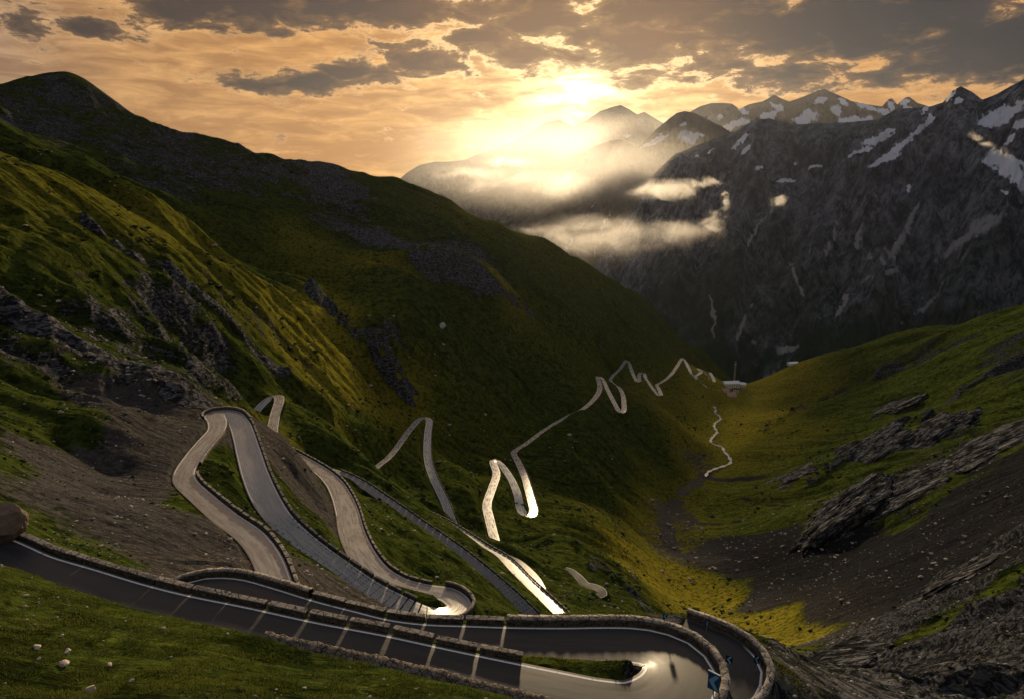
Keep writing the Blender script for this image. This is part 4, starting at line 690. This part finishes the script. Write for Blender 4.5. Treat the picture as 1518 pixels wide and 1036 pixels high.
def ramp(x,stops):
    n=t.n('ShaderNodeValToRGB',{0:x}); cr=n.color_ramp
    while len(cr.elements)<len(stops): cr.elements.new(.5)
    for e,(p,c) in zip(cr.elements,stops): e.position=p; e.color=(*c,1)
    return n.outputs[0]
sky=t.n('ShaderNodeTexSky',sky_type='NISHITA',sun_disc=False,sun_elevation=SEL,sun_rotation=SAZ,altitude=2700.,dust_density=3.)
nish=t.vm('SCALE',sky.outputs[0]); nish.node.inputs['Scale'].default_value=.002
base=ramp(t.m('DIVIDE',ang,120.),[(0,(1.,.70,.31)),(.03,(.90,.52,.165)),(.09,(.77,.39,.115)),(.17,(.69,.34,.10)),(.28,(.55,.29,.105)),(.42,(.24,.21,.20)),(.65,(.07,.11,.19)),(1.,(.045,.075,.14))])
ga,ge=ae(858,136); qa=t.m('MULTIPLY',t.m('SUBTRACT',AZ,ga),.62); qe=t.m('MULTIPLY',t.m('SUBTRACT',EL,ge),1.25); angE=t.m('SQRT',t.m('ADD',t.m('MULTIPLY',qa,qa),t.m('MULTIPLY',qe,qe)))
gl_=lambda r,p,k: t.m('MULTIPLY',t.m('POWER',t.m('MAXIMUM',t.m('SUBTRACT',1.,t.m('DIVIDE',angE,r)),0.),p),k)
base=t.mix(t.m('MULTIPLY',t.ss(13.,27.,EL),.85),base,(.60,.54,.48))  # unseen sky above the view, brightened to put sheen on the roads
glow=t.m('ADD',gl_(3.6,1.9,2.3),gl_(12.,2.4,.6))
GLV=t.vm('SCALE',(1.,.78,.42)); base=t.mix(1.,base,GLV,'ADD'); base.node.inputs[7].links[0].from_node.inputs['Scale'].default_value=0
t.t.links.new(glow,base.node.inputs[7].links[0].from_node.inputs['Scale'])
vec=t.n('ShaderNodeCombineXYZ',{0:t.m('MULTIPLY',AZ,.1),1:t.m('MULTIPLY',EL,.26),2:0.}).outputs[0]
nA=t.noise(vec,1.1,9.,.60,.35); nB=t.noise(t.vm('ADD',vec,(7.,3.,0)),2.6,8.,.62,.6); nC=t.noise(t.vm('MULTIPLY',vec,(.8,1.6,1)),2.8,8.,.62,.5)
nD=t.noise(t.vm('ADD',vec,(2.,9.,0)),6.5,7.,.68,.3)
glow_in=t.t.links.new(t.m('MULTIPLY',glow,t.m('MULTIPLY_ADD',t.ss(.36,.62,t.m('ADD',t.m('MULTIPLY',nC,.6),t.m('MULTIPLY',nD,.4))),1.15,.42)),GLV.node.inputs['Scale'])
# rippled high sheet: light and dark streaks
rip=t.ss(.36,.66,nC); c=t.mix(t.m('MULTIPLY',t.m('SUBTRACT',1.,rip),.8),base,t.mix(1.,base,(.52,.46,.46),'MULTIPLY')); c=t.mix(t.m('MULTIPLY',t.ss(.56,.72,nC),.35),c,t.mix(1.,base,(1.4,1.5,1.7),'MULTIPLY'))
def blobs(L):
    tot=None
    for px,py,rx,ry,s in L:
        a,e=ae(px,py); a2,_=ae(px+rx,py); _,e2=ae(px,py-ry); qx=t.m('DIVIDE',t.m('SUBTRACT',AZ,a),abs(a2-a)); qy=t.m('DIVIDE',t.m('SUBTRACT',EL,e),abs(e2-e))
        g=t.m('MULTIPLY',t.m('EXPONENT',t.m('MULTIPLY',t.m('ADD',t.m('MULTIPLY',qx,qx),t.m('MULTIPLY',qy,qy)),-1.)),s); tot=g if tot is None else t.m('MAXIMUM',tot,g)
    return tot
nz=t.m('ADD',t.m('MULTIPLY',t.m('SUBTRACT',nB,.5),2.0),t.m('MULTIPLY',t.m('SUBTRACT',nD,.5),1.1))
# soft low bank near the horizon
lowb=t.m('ADD',blobs([(560,225,170,26,.8),(460,235,110,16,.7),(650,215,90,18,.6),(300,180,120,18,.5),(200,170,90,20,.4)]),nz); lm=t.ss(.32,.62,lowb)
c=t.mix(t.m('MULTIPLY',lm,.8),c,t.mix(1.,base,(.66,.60,.62),'MULTIPLY'))
# dark cumulus and the deck on the right
DK=[(370,10,190,34,1.),(560,8,170,34,1.05),(145,40,60,14,.85),(30,35,70,40,.5),(412,47,34,14,.75),(390,124,70,20,1.),(300,20,120,30,1.),(700,20,60,24,.9),(880,55,80,30,1.),(130,42,80,18,1.),(450,120,70,20,1.),(530,106,70,24,1.),(625,90,75,30,1.05),(720,62,60,26,1.),(775,78,70,30,1.),(850,82,70,24,.8),(800,30,120,46,1.05),(960,60,150,40,1.),(950,118,50,18,.85),(1000,118,55,18,.75),(1060,95,90,24,.8),(1000,10,260,36,1.),(1250,35,330,60,1.25),(1480,70,200,60,1.3),(1180,108,160,24,.75),(1300,118,170,22,.7),(1700,60,260,90,1.2)]
hi=t.m('MULTIPLY',t.ss(13.,22.,EL),t.m('SUBTRACT',1.,t.ss(30.,60.,EL))); dk0=t.m('MAXIMUM',blobs(DK),t.m('MULTIPLY',hi,.30))
dk=t.m('ADD',dk0,nz); mk=t.ss(.33,.58,dk); thick=t.ss(.42,.95,dk)
nearS=t.m('SUBTRACT',1.,t.ss(2.,22.,ang)); 
dcol=t.mix(nearS,(.055,.038,.030),(.15,.07,.028)); right=t.ss(8.,30.,AZ); dcol=t.mix(right,dcol,(.030,.027,.029))
dcol=t.mix(t.m('MULTIPLY',t.ss(.40,.68,nA),.55),dcol,t.mix(1.,dcol,(1.6,1.4,1.3),'MULTIPLY')); dcol=t.mix(thick,t.mix(.18,dcol,base),dcol)
rim=t.m('MULTIPLY',t.m('MULTIPLY',t.ss(.18,.42,dk),t.m('SUBTRACT',1.,t.ss(.42,.62,dk))),t.m('ADD',t.m('MULTIPLY',nearS,.9),.12))
c=t.mix(rim,c,(1.35,.88,.42)); c=t.mix(mk,c,dcol)
up=t.ss(28.,62.,EL); c=t.mix(t.m('MULTIPLY',up,.85),c,t.mix(t.ss(.4,.6,nA),(.06,.10,.19),(.11,.15,.22)))
c=t.mix(1.,c,nish,'ADD'); below=t.m('SUBTRACT',1.,t.ss(-6.,0.,EL)); c=t.mix(below,c,(.03,.03,.03))
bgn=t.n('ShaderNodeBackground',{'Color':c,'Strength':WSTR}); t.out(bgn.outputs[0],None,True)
w.cycles.sampling_method='MANUAL'; w.cycles.sample_map_resolution=1024
# ================= camera and render settings =================
cam=bpy.data.cameras.new('camera'); co_=bpy.data.objects.new('camera',cam); C.objects.link(co_); cam.sensor_width=36.; cam.lens=36.*F/1518.; cam.clip_start=.5; cam.clip_end=60000
co_.location=(0,0,0); co_.rotation_euler=(math.pi/2-TH,0,0); S=bpy.context.scene; S.camera=co_
S.view_settings.view_transform='Standard'; S.view_settings.look='None'; S.view_settings.exposure=EXPO; S.view_settings.gamma=1.
S.cycles.use_denoising=True; S.cycles.max_bounces=6; S.cycles.diffuse_bounces=3; S.cycles.glossy_bounces=3; S.cycles.volume_bounces=2; S.cycles.transmission_bounces=2; S.cycles.transparent_max_bounces=16
S.cycles.volume_step_rate=1.; S.cycles.volume_max_steps=128; S.cycles.sample_clamp_indirect=4.; S.cycles.use_adaptive_sampling=True
